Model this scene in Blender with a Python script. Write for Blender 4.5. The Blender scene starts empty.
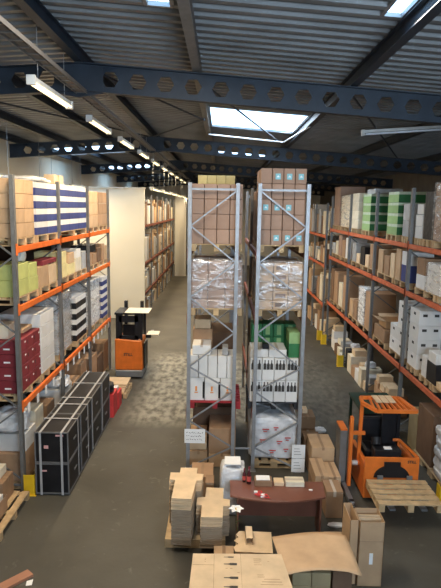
import bpy, bmesh, math, random
from mathutils import Vector, Matrix
random.seed(7)
S = bpy.context.scene
C = S.collection
R = math.radians

# ------------------------------------------------------------------ camera, world, sun, added fill light, exposure
cam_d = bpy.data.cameras.new('camera'); cam = bpy.data.objects.new('camera', cam_d); C.objects.link(cam)
cam_d.sensor_fit = 'VERTICAL'; cam_d.sensor_height = 24.0; cam_d.lens = 556.4 / 588 * 24.0
cam_d.clip_end = 200
pit, yaw, rol = R(8.883), R(-0.03), R(0.98)
fw = Vector((math.sin(yaw) * math.cos(pit), math.cos(yaw) * math.cos(pit), -math.sin(pit)))
rt = Vector((math.cos(yaw), -math.sin(yaw), 0)); up = rt.cross(fw)
r2 = rt * math.cos(rol) + up * math.sin(rol); u2 = up * math.cos(rol) - rt * math.sin(rol)
m4 = Matrix((r2, u2, -fw)).transposed().to_4x4(); m4.translation = Vector((0.0, 0.0, 5.366))
cam.matrix_world = m4
S.camera = cam

W = bpy.data.worlds.new('sky'); S.world = W; W.use_nodes = True
bg = W.node_tree.nodes['Background']; bg.inputs[0].default_value = (0.62, 0.80, 1.0, 1); bg.inputs[1].default_value = 6.0

def area(name, loc, rot, sx, sy, power, col):
    l = bpy.data.lights.new(name, 'AREA'); l.shape = 'RECTANGLE'; l.size = sx; l.size_y = sy
    l.energy = power; l.color = col
    o = bpy.data.objects.new(name, l); o.location = loc; o.rotation_euler = rot; C.objects.link(o); return o
COOL = (0.62, 0.80, 1.0); WARM = (1.0, 0.80, 0.55)
# daylight entering through the roof lights and an added, unseen window behind the camera
area('skylight_daylight', (0.9, 16.3, 7.72), (0, 0, 0), 2.4, 3.3, 260, (0.8, 0.9, 1.0))
area('skylight_daylight', (-1.0, 6.6, 7.75), (0, 0, 0), .6, 2.5, 230, (1.0, 0.9, 0.76))
area('skylight_daylight', (2.05, 4.8, 7.5), (0, 0, 0), .3, 4.0, 170, (1.0, 0.9, 0.78))
area('skylight_daylight', (-6.6, 15.2, 7.5), (0, 0, 0), 1.2, 2.0, 90, COOL)
area('window_daylight', (2.6, -2.7, 5.2), (R(138), 0, 0), 4.0, 1.6, 1500, (0.66, 0.82, 1.0))  # added fill lamp, tilted up to brighten the roof

S.view_settings.view_transform = 'Standard'; S.view_settings.look = 'None'
S.view_settings.gamma = 1; S.view_settings.use_curve_mapping = False
S.view_settings.exposure = 0.0

# ------------------------------------------------------------------ materials
_m = {}
def mat(name, col, rough=0.8, metal=0.0, var=0.12, scale=4.0, bump=0.0, spec=0.3, objvar=0.0, bscale=None, emit=None, dirt=None):
    if name in _m: return _m[name]
    m = bpy.data.materials.new(name); m.use_nodes = True; nt = m.node_tree; N = nt.nodes; L = nt.links
    b = N['Principled BSDF']; b.inputs['Roughness'].default_value = rough; b.inputs['Metallic'].default_value = metal
    b.inputs['Specular IOR Level'].default_value = spec
    tc = N.new('ShaderNodeTexCoord'); no = N.new('ShaderNodeTexNoise'); no.inputs['Scale'].default_value = scale
    no.inputs['Detail'].default_value = 5
    L.new(tc.outputs['Object'], no.inputs['Vector'])
    mr = N.new('ShaderNodeMapRange'); mr.inputs['From Min'].default_value = 0.3; mr.inputs['From Max'].default_value = 0.7
    mr.inputs['To Min'].default_value = 1 - var; mr.inputs['To Max'].default_value = 1 + var
    L.new(no.outputs['Fac'], mr.inputs['Value'])
    last = mr.outputs[0]
    if objvar:
        oi = N.new('ShaderNodeObjectInfo'); m2 = N.new('ShaderNodeMapRange')
        m2.inputs['To Min'].default_value = 1 - objvar; m2.inputs['To Max'].default_value = 1 + objvar
        L.new(oi.outputs['Random'], m2.inputs['Value'])
        mu = N.new('ShaderNodeMath'); mu.operation = 'MULTIPLY'; L.new(last, mu.inputs[0]); L.new(m2.outputs[0], mu.inputs[1]); last = mu.outputs[0]
    vm = N.new('ShaderNodeVectorMath'); vm.operation = 'SCALE'; vm.inputs[0].default_value = col[:3]
    L.new(last, vm.inputs['Scale']); L.new(vm.outputs[0], b.inputs['Base Color'])
    if bump:
        bn = N.new('ShaderNodeBump'); bn.inputs['Strength'].default_value = bump; bn.inputs['Distance'].default_value = 0.02
        n2 = N.new('ShaderNodeTexNoise'); n2.inputs['Scale'].default_value = bscale or scale * 3; n2.inputs['Detail'].default_value = 4
        L.new(tc.outputs['Object'], n2.inputs['Vector']); L.new(n2.outputs['Fac'], bn.inputs['Height']); L.new(bn.outputs[0], b.inputs['Normal'])
    if emit:
        b.inputs['Emission Color'].default_value = (*emit[:3], 1); b.inputs['Emission Strength'].default_value = emit[3]
    _m[name] = m; return m

KRAFT = mat('kraft cardboard', (0.50, 0.33, 0.19), 0.85, var=0.10, objvar=0.16)
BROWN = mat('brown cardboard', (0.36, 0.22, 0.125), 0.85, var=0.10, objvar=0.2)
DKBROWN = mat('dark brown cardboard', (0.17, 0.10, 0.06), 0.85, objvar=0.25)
PINKB = mat('pinkish brown cardboard', (0.36, 0.235, 0.17), 0.8, objvar=0.08)
STACKC = mat('weathered cardboard edges', (0.33, 0.25, 0.17), 0.9)
TAN = mat('pale tan cardboard', (0.68, 0.50, 0.31), 0.85, objvar=0.12)
CREAM = mat('cream cardboard', (0.74, 0.66, 0.50), 0.8, objvar=0.08)
YELLOW = mat('pale yellow card', (0.72, 0.62, 0.30), 0.8, objvar=0.06)
LIME = mat('yellow green card', (0.46, 0.48, 0.16), 0.7, objvar=0.06)
WHITE = mat('white card', (0.74, 0.72, 0.68), 0.7, var=0.05, objvar=0.08)
GREYC = mat('grey card', (0.42, 0.42, 0.41), 0.7, objvar=0.2)
BLUEC = mat('navy blue card', (0.045, 0.06, 0.20), 0.6, objvar=0.12)
REDC = mat('dark red card', (0.21, 0.028, 0.035), 0.6, objvar=0.12)
REDB = mat('bright red card', (0.62, 0.05, 0.05), 0.6)
GREENC = mat('dark green card', (0.035, 0.17, 0.06), 0.6, objvar=0.1)
LGREEN = mat('light green card', (0.27, 0.42, 0.17), 0.6, objvar=0.1)
PALEG = mat('pale grey green card', (0.50, 0.58, 0.44), 0.6)
BLACK = mat('black plastic', (0.012, 0.012, 0.014), 0.45, var=0.3)
BLACKC = mat('black film', (0.010, 0.010, 0.012), 0.5, bump=0.6, bscale=9)
TAPE = mat('brown parcel tape', (0.34, 0.21, 0.115), 0.6)
TAPEW = mat('clear tape', (0.55, 0.46, 0.36), 0.5)
PAPER = mat('white paper', (0.86, 0.86, 0.84), 0.7, var=0.03)
INK = mat('dark print', (0.05, 0.045, 0.04), 0.7)
REDINK = mat('red print', (0.6, 0.10, 0.08), 0.7)
ORINK = mat('orange print', (0.85, 0.33, 0.08), 0.7)
CYAN = mat('pale blue print', (0.25, 0.55, 0.62), 0.6)
PINK = mat('pink sticker', (0.75, 0.40, 0.38), 0.7)
STEEL = mat('galvanised rack steel', (0.30, 0.31, 0.32), 0.45, metal=0.35, var=0.12, scale=9)
DSTEEL = mat('dark blue grey rack steel', (0.18, 0.18, 0.175), 0.5, metal=0.3, scale=8)
ORANGE = mat('orange beam paint', (0.80, 0.17, 0.03), 0.45, var=0.12, scale=6)
REDOR = mat('faded red orange beam paint', (0.60, 0.14, 0.06), 0.5, var=0.15, scale=6)
RUST = mat('dull red brown beam paint', (0.20, 0.06, 0.035), 0.6)
FORKO = mat('forklift orange paint', (0.72, 0.175, 0.028), 0.35, var=0.12, scale=5)
YEL = mat('yellow guard paint', (0.75, 0.48, 0.02), 0.5, var=0.15)
WOOD = mat('pallet wood', (0.50, 0.35, 0.19), 0.85, var=0.22, scale=7, objvar=0.12)
REDPAL = mat('red painted wood', (0.36, 0.03, 0.035), 0.7)
DARKPAL = mat('black plastic pallet', (0.03, 0.03, 0.035), 0.6)
DESK = mat('reddish brown desk veneer', (0.19, 0.072, 0.045), 0.32, var=0.15, scale=3, spec=0.5)
GREY = mat('grey metal', (0.25, 0.26, 0.27), 0.45, metal=0.5)
STRAP = mat('grey strap', (0.42, 0.42, 0.42), 0.5)
TRIM = mat('dull case edging', (0.15, 0.15, 0.15), 0.5)
BEAMB = mat('dark blue grey roof steel', (0.016, 0.024, 0.036), 0.55, var=0.25, scale=3)
DKGREEN = mat('dark green steel', (0.02, 0.05, 0.035), 0.5)
PETAL = mat('white petal', (0.88, 0.88, 0.86), 0.5)
OLIVE = mat('olive card', (0.37, 0.29, 0.16), 0.8)
WINE = mat('dark wine glass', (0.06, 0.01, 0.015), 0.12, spec=0.6)

def wrap_mat():
    m = bpy.data.materials.new('stretch film'); m.use_nodes = True; nt = m.node_tree; N = nt.nodes; L = nt.links; N.clear()
    out = N.new('ShaderNodeOutputMaterial'); tr = N.new('ShaderNodeBsdfTransparent'); gl = N.new('ShaderNodeBsdfGlossy'); df = N.new('ShaderNodeBsdfDiffuse')
    df.inputs[0].default_value = (0.85, 0.83, 0.80, 1); gl.inputs['Roughness'].default_value = 0.22; gl.inputs[0].default_value = (0.9, 0.9, 0.9, 1)
    tc = N.new('ShaderNodeTexCoord'); mp = N.new('ShaderNodeMapping'); mp.inputs['Scale'].default_value = (2.0, 2.0, 6)
    no = N.new('ShaderNodeTexNoise'); no.inputs['Scale'].default_value = 1.6; no.inputs['Detail'].default_value = 6; no.inputs['Distortion'].default_value = 1.2
    L.new(tc.outputs['Object'], mp.inputs[0]); L.new(mp.outputs[0], no.inputs['Vector'])
    bn = N.new('ShaderNodeBump'); bn.inputs['Strength'].default_value = 0.9; bn.inputs['Distance'].default_value = 0.05
    L.new(no.outputs['Fac'], bn.inputs['Height']); L.new(bn.outputs[0], gl.inputs['Normal']); L.new(bn.outputs[0], df.inputs['Normal'])
    m1 = N.new('ShaderNodeMixShader'); m1.inputs[0].default_value = 0.5; L.new(df.outputs[0], m1.inputs[1]); L.new(gl.outputs[0], m1.inputs[2])
    mr = N.new('ShaderNodeMapRange'); mr.inputs['From Min'].default_value = 0.45; mr.inputs['From Max'].default_value = 0.72
    mr.inputs['To Min'].default_value = 0.12; mr.inputs['To Max'].default_value = 0.75; L.new(no.outputs['Fac'], mr.inputs['Value'])
    m2 = N.new('ShaderNodeMixShader'); L.new(mr.outputs[0], m2.inputs[0]); L.new(tr.outputs[0], m2.inputs[1]); L.new(m1.outputs[0], m2.inputs[2])
    L.new(m2.outputs[0], out.inputs[0]); return m
WRAP = wrap_mat()
CRUMP = mat('crumpled white film', (0.70, 0.70, 0.70), 0.3, var=0.25, scale=5, bump=1.0, bscale=9, spec=0.5)

def floor_mat():
    m = bpy.data.materials.new('worn concrete'); m.use_nodes = True; nt = m.node_tree; N = nt.nodes; L = nt.links
    b = N['Principled BSDF']; tc = N.new('ShaderNodeTexCoord'); P = tc.outputs['Object']
    def noise(sc, det, dist=0.0):
        n = N.new('ShaderNodeTexNoise'); n.inputs['Scale'].default_value = sc; n.inputs['Detail'].default_value = det; n.inputs['Distortion'].default_value = dist
        L.new(P, n.inputs['Vector']); return n.outputs['Fac']
    cr = N.new('ShaderNodeValToRGB'); e = cr.color_ramp.elements
    e[0].position = 0.3; e[0].color = (0.058, 0.052, 0.040, 1); e[1].position = 0.7; e[1].color = (0.100, 0.091, 0.071, 1)
    L.new(noise(0.7, 8, 0.4), cr.inputs[0])
    # fine grey scuffs
    sc = N.new('ShaderNodeMapRange'); sc.inputs['From Min'].default_value = 0.64; sc.inputs['From Max'].default_value = 0.74; L.new(noise(4.5, 6, 1.0), sc.inputs['Value'])
    mx = N.new('ShaderNodeMix'); mx.data_type = 'RGBA'; mx.inputs[7].default_value = (0.17, 0.16, 0.13, 1)
    mul = N.new('ShaderNodeMath'); mul.operation = 'MULTIPLY'; mul.inputs[1].default_value = 0.55; L.new(sc.outputs[0], mul.inputs[0])
    L.new(mul.outputs[0], mx.inputs[0]); L.new(cr.outputs[0], mx.inputs[6])
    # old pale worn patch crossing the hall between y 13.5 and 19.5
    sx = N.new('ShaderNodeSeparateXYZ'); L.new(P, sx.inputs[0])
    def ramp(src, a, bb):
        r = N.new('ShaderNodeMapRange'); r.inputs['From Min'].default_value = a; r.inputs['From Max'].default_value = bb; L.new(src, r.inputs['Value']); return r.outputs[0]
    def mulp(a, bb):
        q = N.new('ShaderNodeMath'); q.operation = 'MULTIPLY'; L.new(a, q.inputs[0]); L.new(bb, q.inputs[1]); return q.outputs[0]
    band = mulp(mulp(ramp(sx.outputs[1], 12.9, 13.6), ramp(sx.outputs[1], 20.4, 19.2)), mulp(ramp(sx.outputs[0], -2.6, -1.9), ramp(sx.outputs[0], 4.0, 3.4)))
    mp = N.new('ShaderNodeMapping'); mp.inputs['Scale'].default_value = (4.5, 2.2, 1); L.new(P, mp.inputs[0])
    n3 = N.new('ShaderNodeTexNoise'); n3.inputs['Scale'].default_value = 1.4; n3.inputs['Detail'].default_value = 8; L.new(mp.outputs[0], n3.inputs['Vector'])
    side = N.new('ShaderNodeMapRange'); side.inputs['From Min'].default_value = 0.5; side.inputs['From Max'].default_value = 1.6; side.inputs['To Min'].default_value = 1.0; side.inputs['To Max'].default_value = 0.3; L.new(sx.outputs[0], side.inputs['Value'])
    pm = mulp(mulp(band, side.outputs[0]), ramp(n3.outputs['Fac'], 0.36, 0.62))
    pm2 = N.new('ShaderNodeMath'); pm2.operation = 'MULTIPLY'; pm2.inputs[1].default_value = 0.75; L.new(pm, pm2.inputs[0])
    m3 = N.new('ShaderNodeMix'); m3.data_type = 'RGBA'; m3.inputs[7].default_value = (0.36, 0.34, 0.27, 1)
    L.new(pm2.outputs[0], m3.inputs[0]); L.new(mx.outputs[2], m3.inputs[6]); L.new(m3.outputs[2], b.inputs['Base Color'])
    b.inputs['Roughness'].default_value = 0.62; b.inputs['Specular IOR Level'].default_value = 0.35
    bn = N.new('ShaderNodeBump'); bn.inputs['Strength'].default_value = 0.25; bn.inputs['Distance'].default_value = 0.01
    L.new(noise(14, 5), bn.inputs['Height']); L.new(bn.outputs[0], b.inputs['Normal']); return m
ROOF = mat('grey corrugated roof sheet', (0.17, 0.175, 0.175), 0.5, metal=0.2, var=0.2, scale=1.2)
WALLW = mat('cream painted wall', (0.74, 0.68, 0.55), 0.9, var=0.05, scale=0.8)
WALLD = mat('dark block wall', (0.14, 0.13, 0.12), 0.9, var=0.15, scale=1.5)
PANELW = mat('white insulated panel', (0.56, 0.54, 0.47), 0.75, var=0.03, scale=0.6)
def pane_mat():
    m = bpy.data.materials.new('translucent roof pane'); m.use_nodes = True; nt = m.node_tree; N = nt.nodes; L = nt.links; N.clear()
    out = N.new('ShaderNodeOutputMaterial'); tr = N.new('ShaderNodeBsdfTranslucent'); tp = N.new('ShaderNodeBsdfTransparent'); mx = N.new('ShaderNodeMixShader')
    tr.inputs[0].default_value = (0.9, 0.95, 1, 1); tp.inputs[0].default_value = (0.7, 0.85, 0.95, 1); mx.inputs[0].default_value = 0.5
    L.new(tr.outputs[0], mx.inputs[1]); L.new(tp.outputs[0], mx.inputs[2]); L.new(mx.outputs[0], out.inputs[0]); return m
PANE = pane_mat()
TUBE = mat('lit fluorescent tube', (1, 0.9, 0.7), 0.5, emit=(1.0, 0.80, 0.44, 2.1))

# ------------------------------------------------------------------ mesh helpers
class MB:
    def __init__(s): s.v = []; s.f = []; s.mi = []
    def poly(s, pts, faces, mi=0):
        n = len(s.v); s.v += [tuple(p) for p in pts]; s.f += [[i + n for i in f] for f in faces]; s.mi += [mi] * len(faces)
    def box(s, x0, x1, y0, y1, z0, z1, mi=0):
        s.poly([(x0, y0, z0), (x1, y0, z0), (x1, y1, z0), (x0, y1, z0), (x0, y0, z1), (x1, y0, z1), (x1, y1, z1), (x0, y1, z1)],
               [(0, 3, 2, 1), (4, 5, 6, 7), (0, 1, 5, 4), (1, 2, 6, 5), (2, 3, 7, 6), (3, 0, 4, 7)], mi)
    def bar(s, p, q, w, h, mi=0, upv=(0, 0, 1)):
        p = Vector(p); q = Vector(q); d = (q - p).normalized(); a = Vector(upv)
        if abs(d.dot(a)) > 0.98: a = Vector((0, 1, 0))
        sd = d.cross(a).normalized() * w / 2; u = sd.cross(d).normalized() * h / 2
        pts = [p - sd - u, p + sd - u, p + sd + u, p - sd + u, q - sd - u, q + sd - u, q + sd + u, q - sd + u]
        s.poly(pts, [(0, 3, 2, 1), (4, 5, 6, 7), (0, 1, 5, 4), (1, 2, 6, 5), (2, 3, 7, 6), (3, 0, 4, 7)], mi)
    def tube(s, p, q, r, n=12, r2=None, mi=0):
        p = Vector(p); q = Vector(q); d = (q - p).normalized(); a = Vector((0, 0, 1)) if abs(d.z) < 0.9 else Vector((1, 0, 0))
        e1 = d.cross(a).normalized(); e2 = d.cross(e1); r2 = r if r2 is None else r2; pts = []
        for c, rr in ((p, r), (q, r2)):
            for i in range(n):
                t = 2 * math.pi * i / n; pts.append(c + e1 * rr * math.cos(t) + e2 * rr * math.sin(t))
        f = [(i, (i + 1) % n, n + (i + 1) % n, n + i) for i in range(n)] + [tuple(range(n - 1, -1, -1)), tuple(range(n, 2 * n))]
        s.poly(pts, f, mi)
    def lathe(s, prof, c=(0, 0, 0), n=16, mi=0):
        pts = []; f = []
        for r, z in prof:
            for i in range(n):
                t = 2 * math.pi * i / n; pts.append((c[0] + r * math.cos(t), c[1] + r * math.sin(t), c[2] + z))
        for k in range(len(prof) - 1):
            for i in range(n): f.append((k * n + i, k * n + (i + 1) % n, (k + 1) * n + (i + 1) % n, (k + 1) * n + i))
        f += [tuple(range(n - 1, -1, -1)), tuple(range((len(prof) - 1) * n, len(prof) * n))]
        s.poly(pts, f, mi)
    def prism(s, outline, a, b, axis='z', mi=0):
        n = len(outline)
        def P(u, v, w): return {'z': (u, v, w), 'y': (u, w, v), 'x': (w, u, v)}[axis]
        pts = [P(u, v, a) for u, v in outline] + [P(u, v, b) for u, v in outline]
        s.poly(pts, [tuple(range(n - 1, -1, -1)), tuple(range(n, 2 * n))] + [(i, (i + 1) % n, n + (i + 1) % n, n + i) for i in range(n)], mi)
    def mesh(s, name, mats, bevel=0, smooth=False):
        me = bpy.data.meshes.new(name); me.from_pydata(s.v, [], s.f)
        for m in (mats if isinstance(mats, (list, tuple)) else [mats]): me.materials.append(m)
        me.polygons.foreach_set('material_index', s.mi)
        bm = bmesh.new(); bm.from_mesh(me); bmesh.ops.recalc_face_normals(bm, faces=bm.faces)
        if bevel: bmesh.ops.bevel(bm, geom=bm.edges[:], offset=bevel, segments=1, affect='EDGES')
        bm.to_mesh(me); bm.free()
        if smooth: me.polygons.foreach_set('use_smooth', [True] * len(me.polygons))
        me.update(); return me

def link(name, me, parent=None, loc=(0, 0, 0), rot=(0, 0, 0)):
    o = bpy.data.objects.new(name, me); C.objects.link(o); o.location = loc; o.rotation_euler = rot
    if parent: o.parent = parent
    return o
def tag(o, label, cat, group=None, kind=None):
    o['label'] = label; o['category'] = cat
    if group: o['group'] = group
    if kind: o['kind'] = kind
    return o
def empty(name, label, cat, loc=(0, 0, 0), rz=0, group=None):
    return tag(link(name, None, None, loc, (0, 0, rz)), label, cat, group)
def struct(name, me, label=None, cat=None):
    o = link(name, me); o['kind'] = 'structure'
    if label: o['label'] = label
    if cat: o['category'] = cat
    return o
ORD = ['first', 'second', 'third', 'fourth', 'fifth', 'sixth', 'seventh', 'eighth', 'ninth', 'tenth', 'eleventh', 'twelfth', 'thirteenth', 'fourteenth', 'fifteenth', 'sixteenth', 'seventeenth', 'eighteenth', 'nineteenth', 'twentieth']

_mc = {}
def carton_mesh(w, d, h, mats, style='plain'):
    key = (round(w, 2), round(d, 2), round(h, 2), tuple(m.name for m in mats), style)
    if key in _mc: return _mc[key]
    b = MB()
    if style == 'band':      # coloured body with a pale upper band
        b.box(-w / 2, w / 2, -d / 2, d / 2, 0, h * .56, 0); b.box(-w / 2, w / 2, -d / 2, d / 2, h * .56, h, 1)
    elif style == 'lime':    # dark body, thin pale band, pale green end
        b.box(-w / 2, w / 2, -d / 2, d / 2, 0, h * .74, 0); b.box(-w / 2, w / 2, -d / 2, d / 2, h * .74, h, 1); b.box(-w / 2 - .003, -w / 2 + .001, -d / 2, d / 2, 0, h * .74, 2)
    elif style == 'holes':   # dark hand holes near the top of each side
        b.box(-w / 2, w / 2, -d / 2, d / 2, 0, h, 0)
        for sx in (-1, 1): b.box(sx * w / 2 - .003, sx * w / 2 + .003, -.06, .06, h * .6, h * .78, 1)
        for k in (-.25, .25): b.box(k * w - .05, k * w + .05, -d / 2 - .003, -d / 2 + .003, h * .6, h * .78, 1)
    else:
        b.box(-w / 2, w / 2, -d / 2, d / 2, 0, h, 0)
    me = b.mesh('carton', mats, bevel=min(.006, h / 20) if style == 'plain' else 0); _mc[key] = me; return me
def carton(x0, x1, y0, y1, z0, h, m, label, cat='box', name='carton', group=None, style='plain', rz=0, tape=None, gap=.006, second=None):
    w = x1 - x0 - gap; d = y1 - y0 - gap; h2 = h - gap / 2
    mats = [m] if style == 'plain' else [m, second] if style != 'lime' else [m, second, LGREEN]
    if name == 'carton': name = {'band': 'striped_carton', 'lime': 'striped_carton', 'holes': 'storage_box'}.get(style, 'carton')
    o = tag(link(name, carton_mesh(w, d, h2, mats, style), None, ((x0 + x1) / 2, (y0 + y1) / 2, z0), (0, 0, rz)), label, cat, group)
    if tape:
        key = ('t', round(w, 2), round(d, 2), round(h2, 2), tape.name)
        if key not in _mc:
            b = MB(); t = .025
            if w > d:
                b.box(-w / 2 - .002, w / 2 + .002, -t, t, h2 + .0005, h2 + .002)
                for s in (-1, 1): b.box(s * (w / 2 + .0005), s * (w / 2 + .002), -t, t, h2 * .8, h2)
            else:
                b.box(-t, t, -d / 2 - .002, d / 2 + .002, h2 + .0005, h2 + .002)
                for s in (-1, 1): b.box(-t, t, s * (d / 2 + .0005), s * (d / 2 + .002), h2 * .8, h2)
            _mc[key] = b.mesh('tape', tape)
        link('tape', _mc[key], o)
    return o

_pal = {}
def pallet(x0, x1, y0, y1, z0, label, m=None, along='y', fine=False, h=.144):
    """boards run across 'along'; runners run along it"""
    m = m or WOOD
    w = x1 - x0; d = y1 - y0
    o = empty('pallet', label, 'pallet', ((x0 + x1) / 2, (y0 + y1) / 2, z0))
    key = (round(w, 2), round(d, 2), m.name, along, fine)
    if key not in _pal:
        parts = []; a, c = (w, d) if along == 'y' else (d, w)   # a: across width (3 runners), c: length
        def B(mb, u0, u1, v0, v1, q0, q1):
            if along == 'y': mb.box(u0, u1, v0, v1, q0, q1)
            else: mb.box(v0, v1, u0, u1, q0, q1)
        n = 7 if c > 1 else 5; bw = c / n * .74
        decks = []
        for k in range(n):
            yc = -c / 2 + bw / 2 + k * (c - bw) / (n - 1); decks.append((yc - bw / 2, yc + bw / 2))
        if fine:
            for y_0, y_1 in decks:
                b = MB(); B(b, -a / 2, a / 2, y_0, y_1, .122, .144); parts.append(('deck_board', b.mesh('deck_board', m)))
        else:
            b = MB()
            for y_0, y_1 in decks: B(b, -a / 2, a / 2, y_0, y_1, .122, .144)
            parts.append(('deck', b.mesh('deck', m)))
        for u in (-a / 2 + .05, 0, a / 2 - .05):
            b = MB(); B(b, u - .05, u + .05, -c / 2, c / 2, 0, .022); B(b, u - .05, u + .05, -c / 2, c / 2, .1, .1215)
            for v in (-c / 2 + .07, 0, c / 2 - .07): B(b, u - .05, u + .05, v - .07, v + .07, .022, .1)
            parts.append(('runner', b.mesh('runner', m)))
        _pal[key] = parts
    for n_, me in _pal[key]: link(n_, me, o)
    return o

def rowword(k, n):
    if n == 1: return 'only'
    if k == 0: return 'bottom'
    if k == n - 1: return 'top'
    return ORD[k] + ' lowest' if n > 3 else 'middle'
def stack(where, adj, x0, x1, y0, y1, z0, nx, ny, nz, h, m, pal=True, style='plain', second=None, jit=.006, tape=None, cols='y', palmat=None, cat='box', group=None, missing=(), palx=None):
    """grid of cartons on a pallet; every carton its own thing; cols: axis along which a viewer in the aisle counts"""
    if pal:
        px0, px1, py0, py1 = palx or (x0, x1, y0, y1)
        pallet(px0, px1, py0, py1, z0, f'{"red" if palmat is REDPAL else "black" if palmat is DARKPAL else "wooden"} pallet under the {where}', palmat, along='y' if cols == 'x' else 'x'); z0 += .146
    dx = (x1 - x0) / nx; dy = (y1 - y0) / ny
    for k in range(nz):
        for j in range(ny):
            for i in range(nx):
                if (i, j, k) in missing: continue
                if cols == 'x':
                    cw = '' if nx == 1 else (['left', 'right'] if nx == 2 else ['left', 'middle', 'right'] if nx == 3 else ['far left', 'left middle', 'right middle', 'far right'] if nx == 4 else [o_ + ' from left' for o_ in ORD])[i]
                    dw = '' if ny == 1 else [' front', ' rear'][j]
                else:
                    cw = '' if ny == 1 else (['near', 'far'] if ny == 2 else ['near', 'middle', 'far'] if ny == 3 else [o_ + ' nearest' for o_ in ORD])[j]
                    dw = ''
                pos = (cw + dw).strip()
                lab = f'{adj} carton, {rowword(k, nz)} row' + (f', {pos} column' if pos else '') + f', {where}'
                jx = random.uniform(-jit, jit) * .4
                carton(x0 + i * dx, x0 + (i + 1) * dx, y0 + j * dy, y0 + (j + 1) * dy, z0 + k * h, h, m, lab, style=style, second=second, tape=tape, gap=.012, rz=jx, group=group, cat=cat)
    return z0 + nz * h

def film(x0, x1, y0, y1, z0, z1, label, m=None, e=.02, group=None, seed=0):
    """stretch film drawn around a load: a thin wavy shell, open below"""
    rnd = random.Random(seed or label); b = MB(); nu, nz = 12, 10
    x0 -= e; x1 += e; y0 -= e; y1 += e; z1 += e * .6
    cx, cy = (x0 + x1) / 2, (y0 + y1) / 2
    loop = [(x0 + (x1 - x0) * i / nu, y0) for i in range(nu)] + [(x1, y0 + (y1 - y0) * i / nu) for i in range(nu)] + [(x1 - (x1 - x0) * i / nu, y1) for i in range(nu)] + [(x0, y1 - (y1 - y0) * i / nu) for i in range(nu)]
    n = len(loop); pts = []
    for k in range(nz + 1):
        for i, (x, y) in enumerate(loop):
            o = 1 + rnd.uniform(0, .012); pts.append((cx + (x - cx) * o - cx, cy + (y - cy) * o - cy, (z1 - z0) * k / nz))
    f = [(k * n + i, k * n + (i + 1) % n, (k + 1) * n + (i + 1) % n, (k + 1) * n + i) for k in range(nz) for i in range(n)]
    pts.append((0, 0, z1 - z0 + .004)); f += [(nz * n + i, nz * n + (i + 1) % n, len(pts) - 1) for i in range(n)]
    b.poly(pts, f)
    me = bpy.data.meshes.new('stretch_film'); me.from_pydata(b.v, [], b.f); me.materials.append(m or WRAP)
    me.polygons.foreach_set('use_smooth', [True] * len(me.polygons))
    o = tag(link('stretch_film', me, None, (cx, cy, z0)), label, 'plastic wrap', group)
    return o

def lump(name, label, cat, c, size, m, seed=1, parent=None, rough=.12, power=3.0):
    """crumpled bag or sack: a superellipsoid with folds, flat underside"""
    rnd = random.Random(seed); nu, nv = 24, 14; pts = []; f = []
    ph = [rnd.uniform(0, 6.28) for _ in range(6)]
    for j in range(nv + 1):
        v = -math.pi / 2 + math.pi * j / nv
        for i in range(nu):
            u = 2 * math.pi * i / nu
            def sp(t): return math.copysign(abs(t) ** (2 / power), t)
            x = sp(math.cos(v)) * sp(math.cos(u)); y = sp(math.cos(v)) * sp(math.sin(u)); z = sp(math.sin(v))
            k = 1 + rough * (math.sin(3 * u + ph[0] + 2 * v) * .5 + math.sin(7 * u + ph[1] - 4 * v) * .3 + math.sin(5 * v + ph[2] + u) * .4 + rnd.uniform(-.25, .25))
            pts.append((x * size[0] / 2 * k, y * size[1] / 2 * k, max(0, (z * k * .5 + .5) * size[2])))
    for j in range(nv):
        for i in range(nu): f.append((j * nu + i, j * nu + (i + 1) % nu, (j + 1) * nu + (i + 1) % nu, (j + 1) * nu + i))
    b = MB(); b.poly(pts, f); me = b.mesh(name, m, smooth=False)
    o = link(name, me, parent, c)
    if label: tag(o, label, cat)
    return o

def text_obj(txt, size, m, parent, loc, rot, name='lettering', ext=.002, bold=False):
    cu = bpy.data.curves.new(name, 'FONT'); cu.body = txt; cu.size = size; cu.extrude = ext; cu.align_x = 'CENTER'; cu.align_y = 'CENTER'
    if bold: cu.offset = size * .03
    o = bpy.data.objects.new(name, cu); C.objects.link(o)
    dg = bpy.context.evaluated_depsgraph_get(); dg.update()
    me = bpy.data.meshes.new_from_object(o.evaluated_get(dg)); bpy.data.objects.remove(o)
    me.materials.clear(); me.materials.append(m)
    return link(name, me, parent, loc, rot)

# ------------------------------------------------------------------ the hall: floor, walls, roof
XL, XR, YN, YF = -7.5, 9.0, -3.0, 52.0
RX = -2.5
def rz_(x): return 8.0 - .07 * abs(x - RX)          # underside of the roof sheets
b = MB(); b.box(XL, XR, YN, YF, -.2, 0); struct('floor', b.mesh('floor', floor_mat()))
b = MB(); b.box(XL - .2, XL, YN, YF, 0, rz_(XL) + .05); struct('wall_left', b.mesh('wall_left', WALLW))
b = MB(); b.box(XR, XR + .2, YN, YF, 0, rz_(XR) + .05); struct('wall_right', b.mesh('wall_right', WALLD))
gable = [(XL, 0), (XR, 0), (XR, rz_(XR) + .03), (RX, rz_(RX) + .03), (XL, rz_(XL) + .03)]
b = MB(); b.prism(gable, YF, YF + .2, 'y'); struct('wall_back', b.mesh('wall_back', WALLW))
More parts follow.
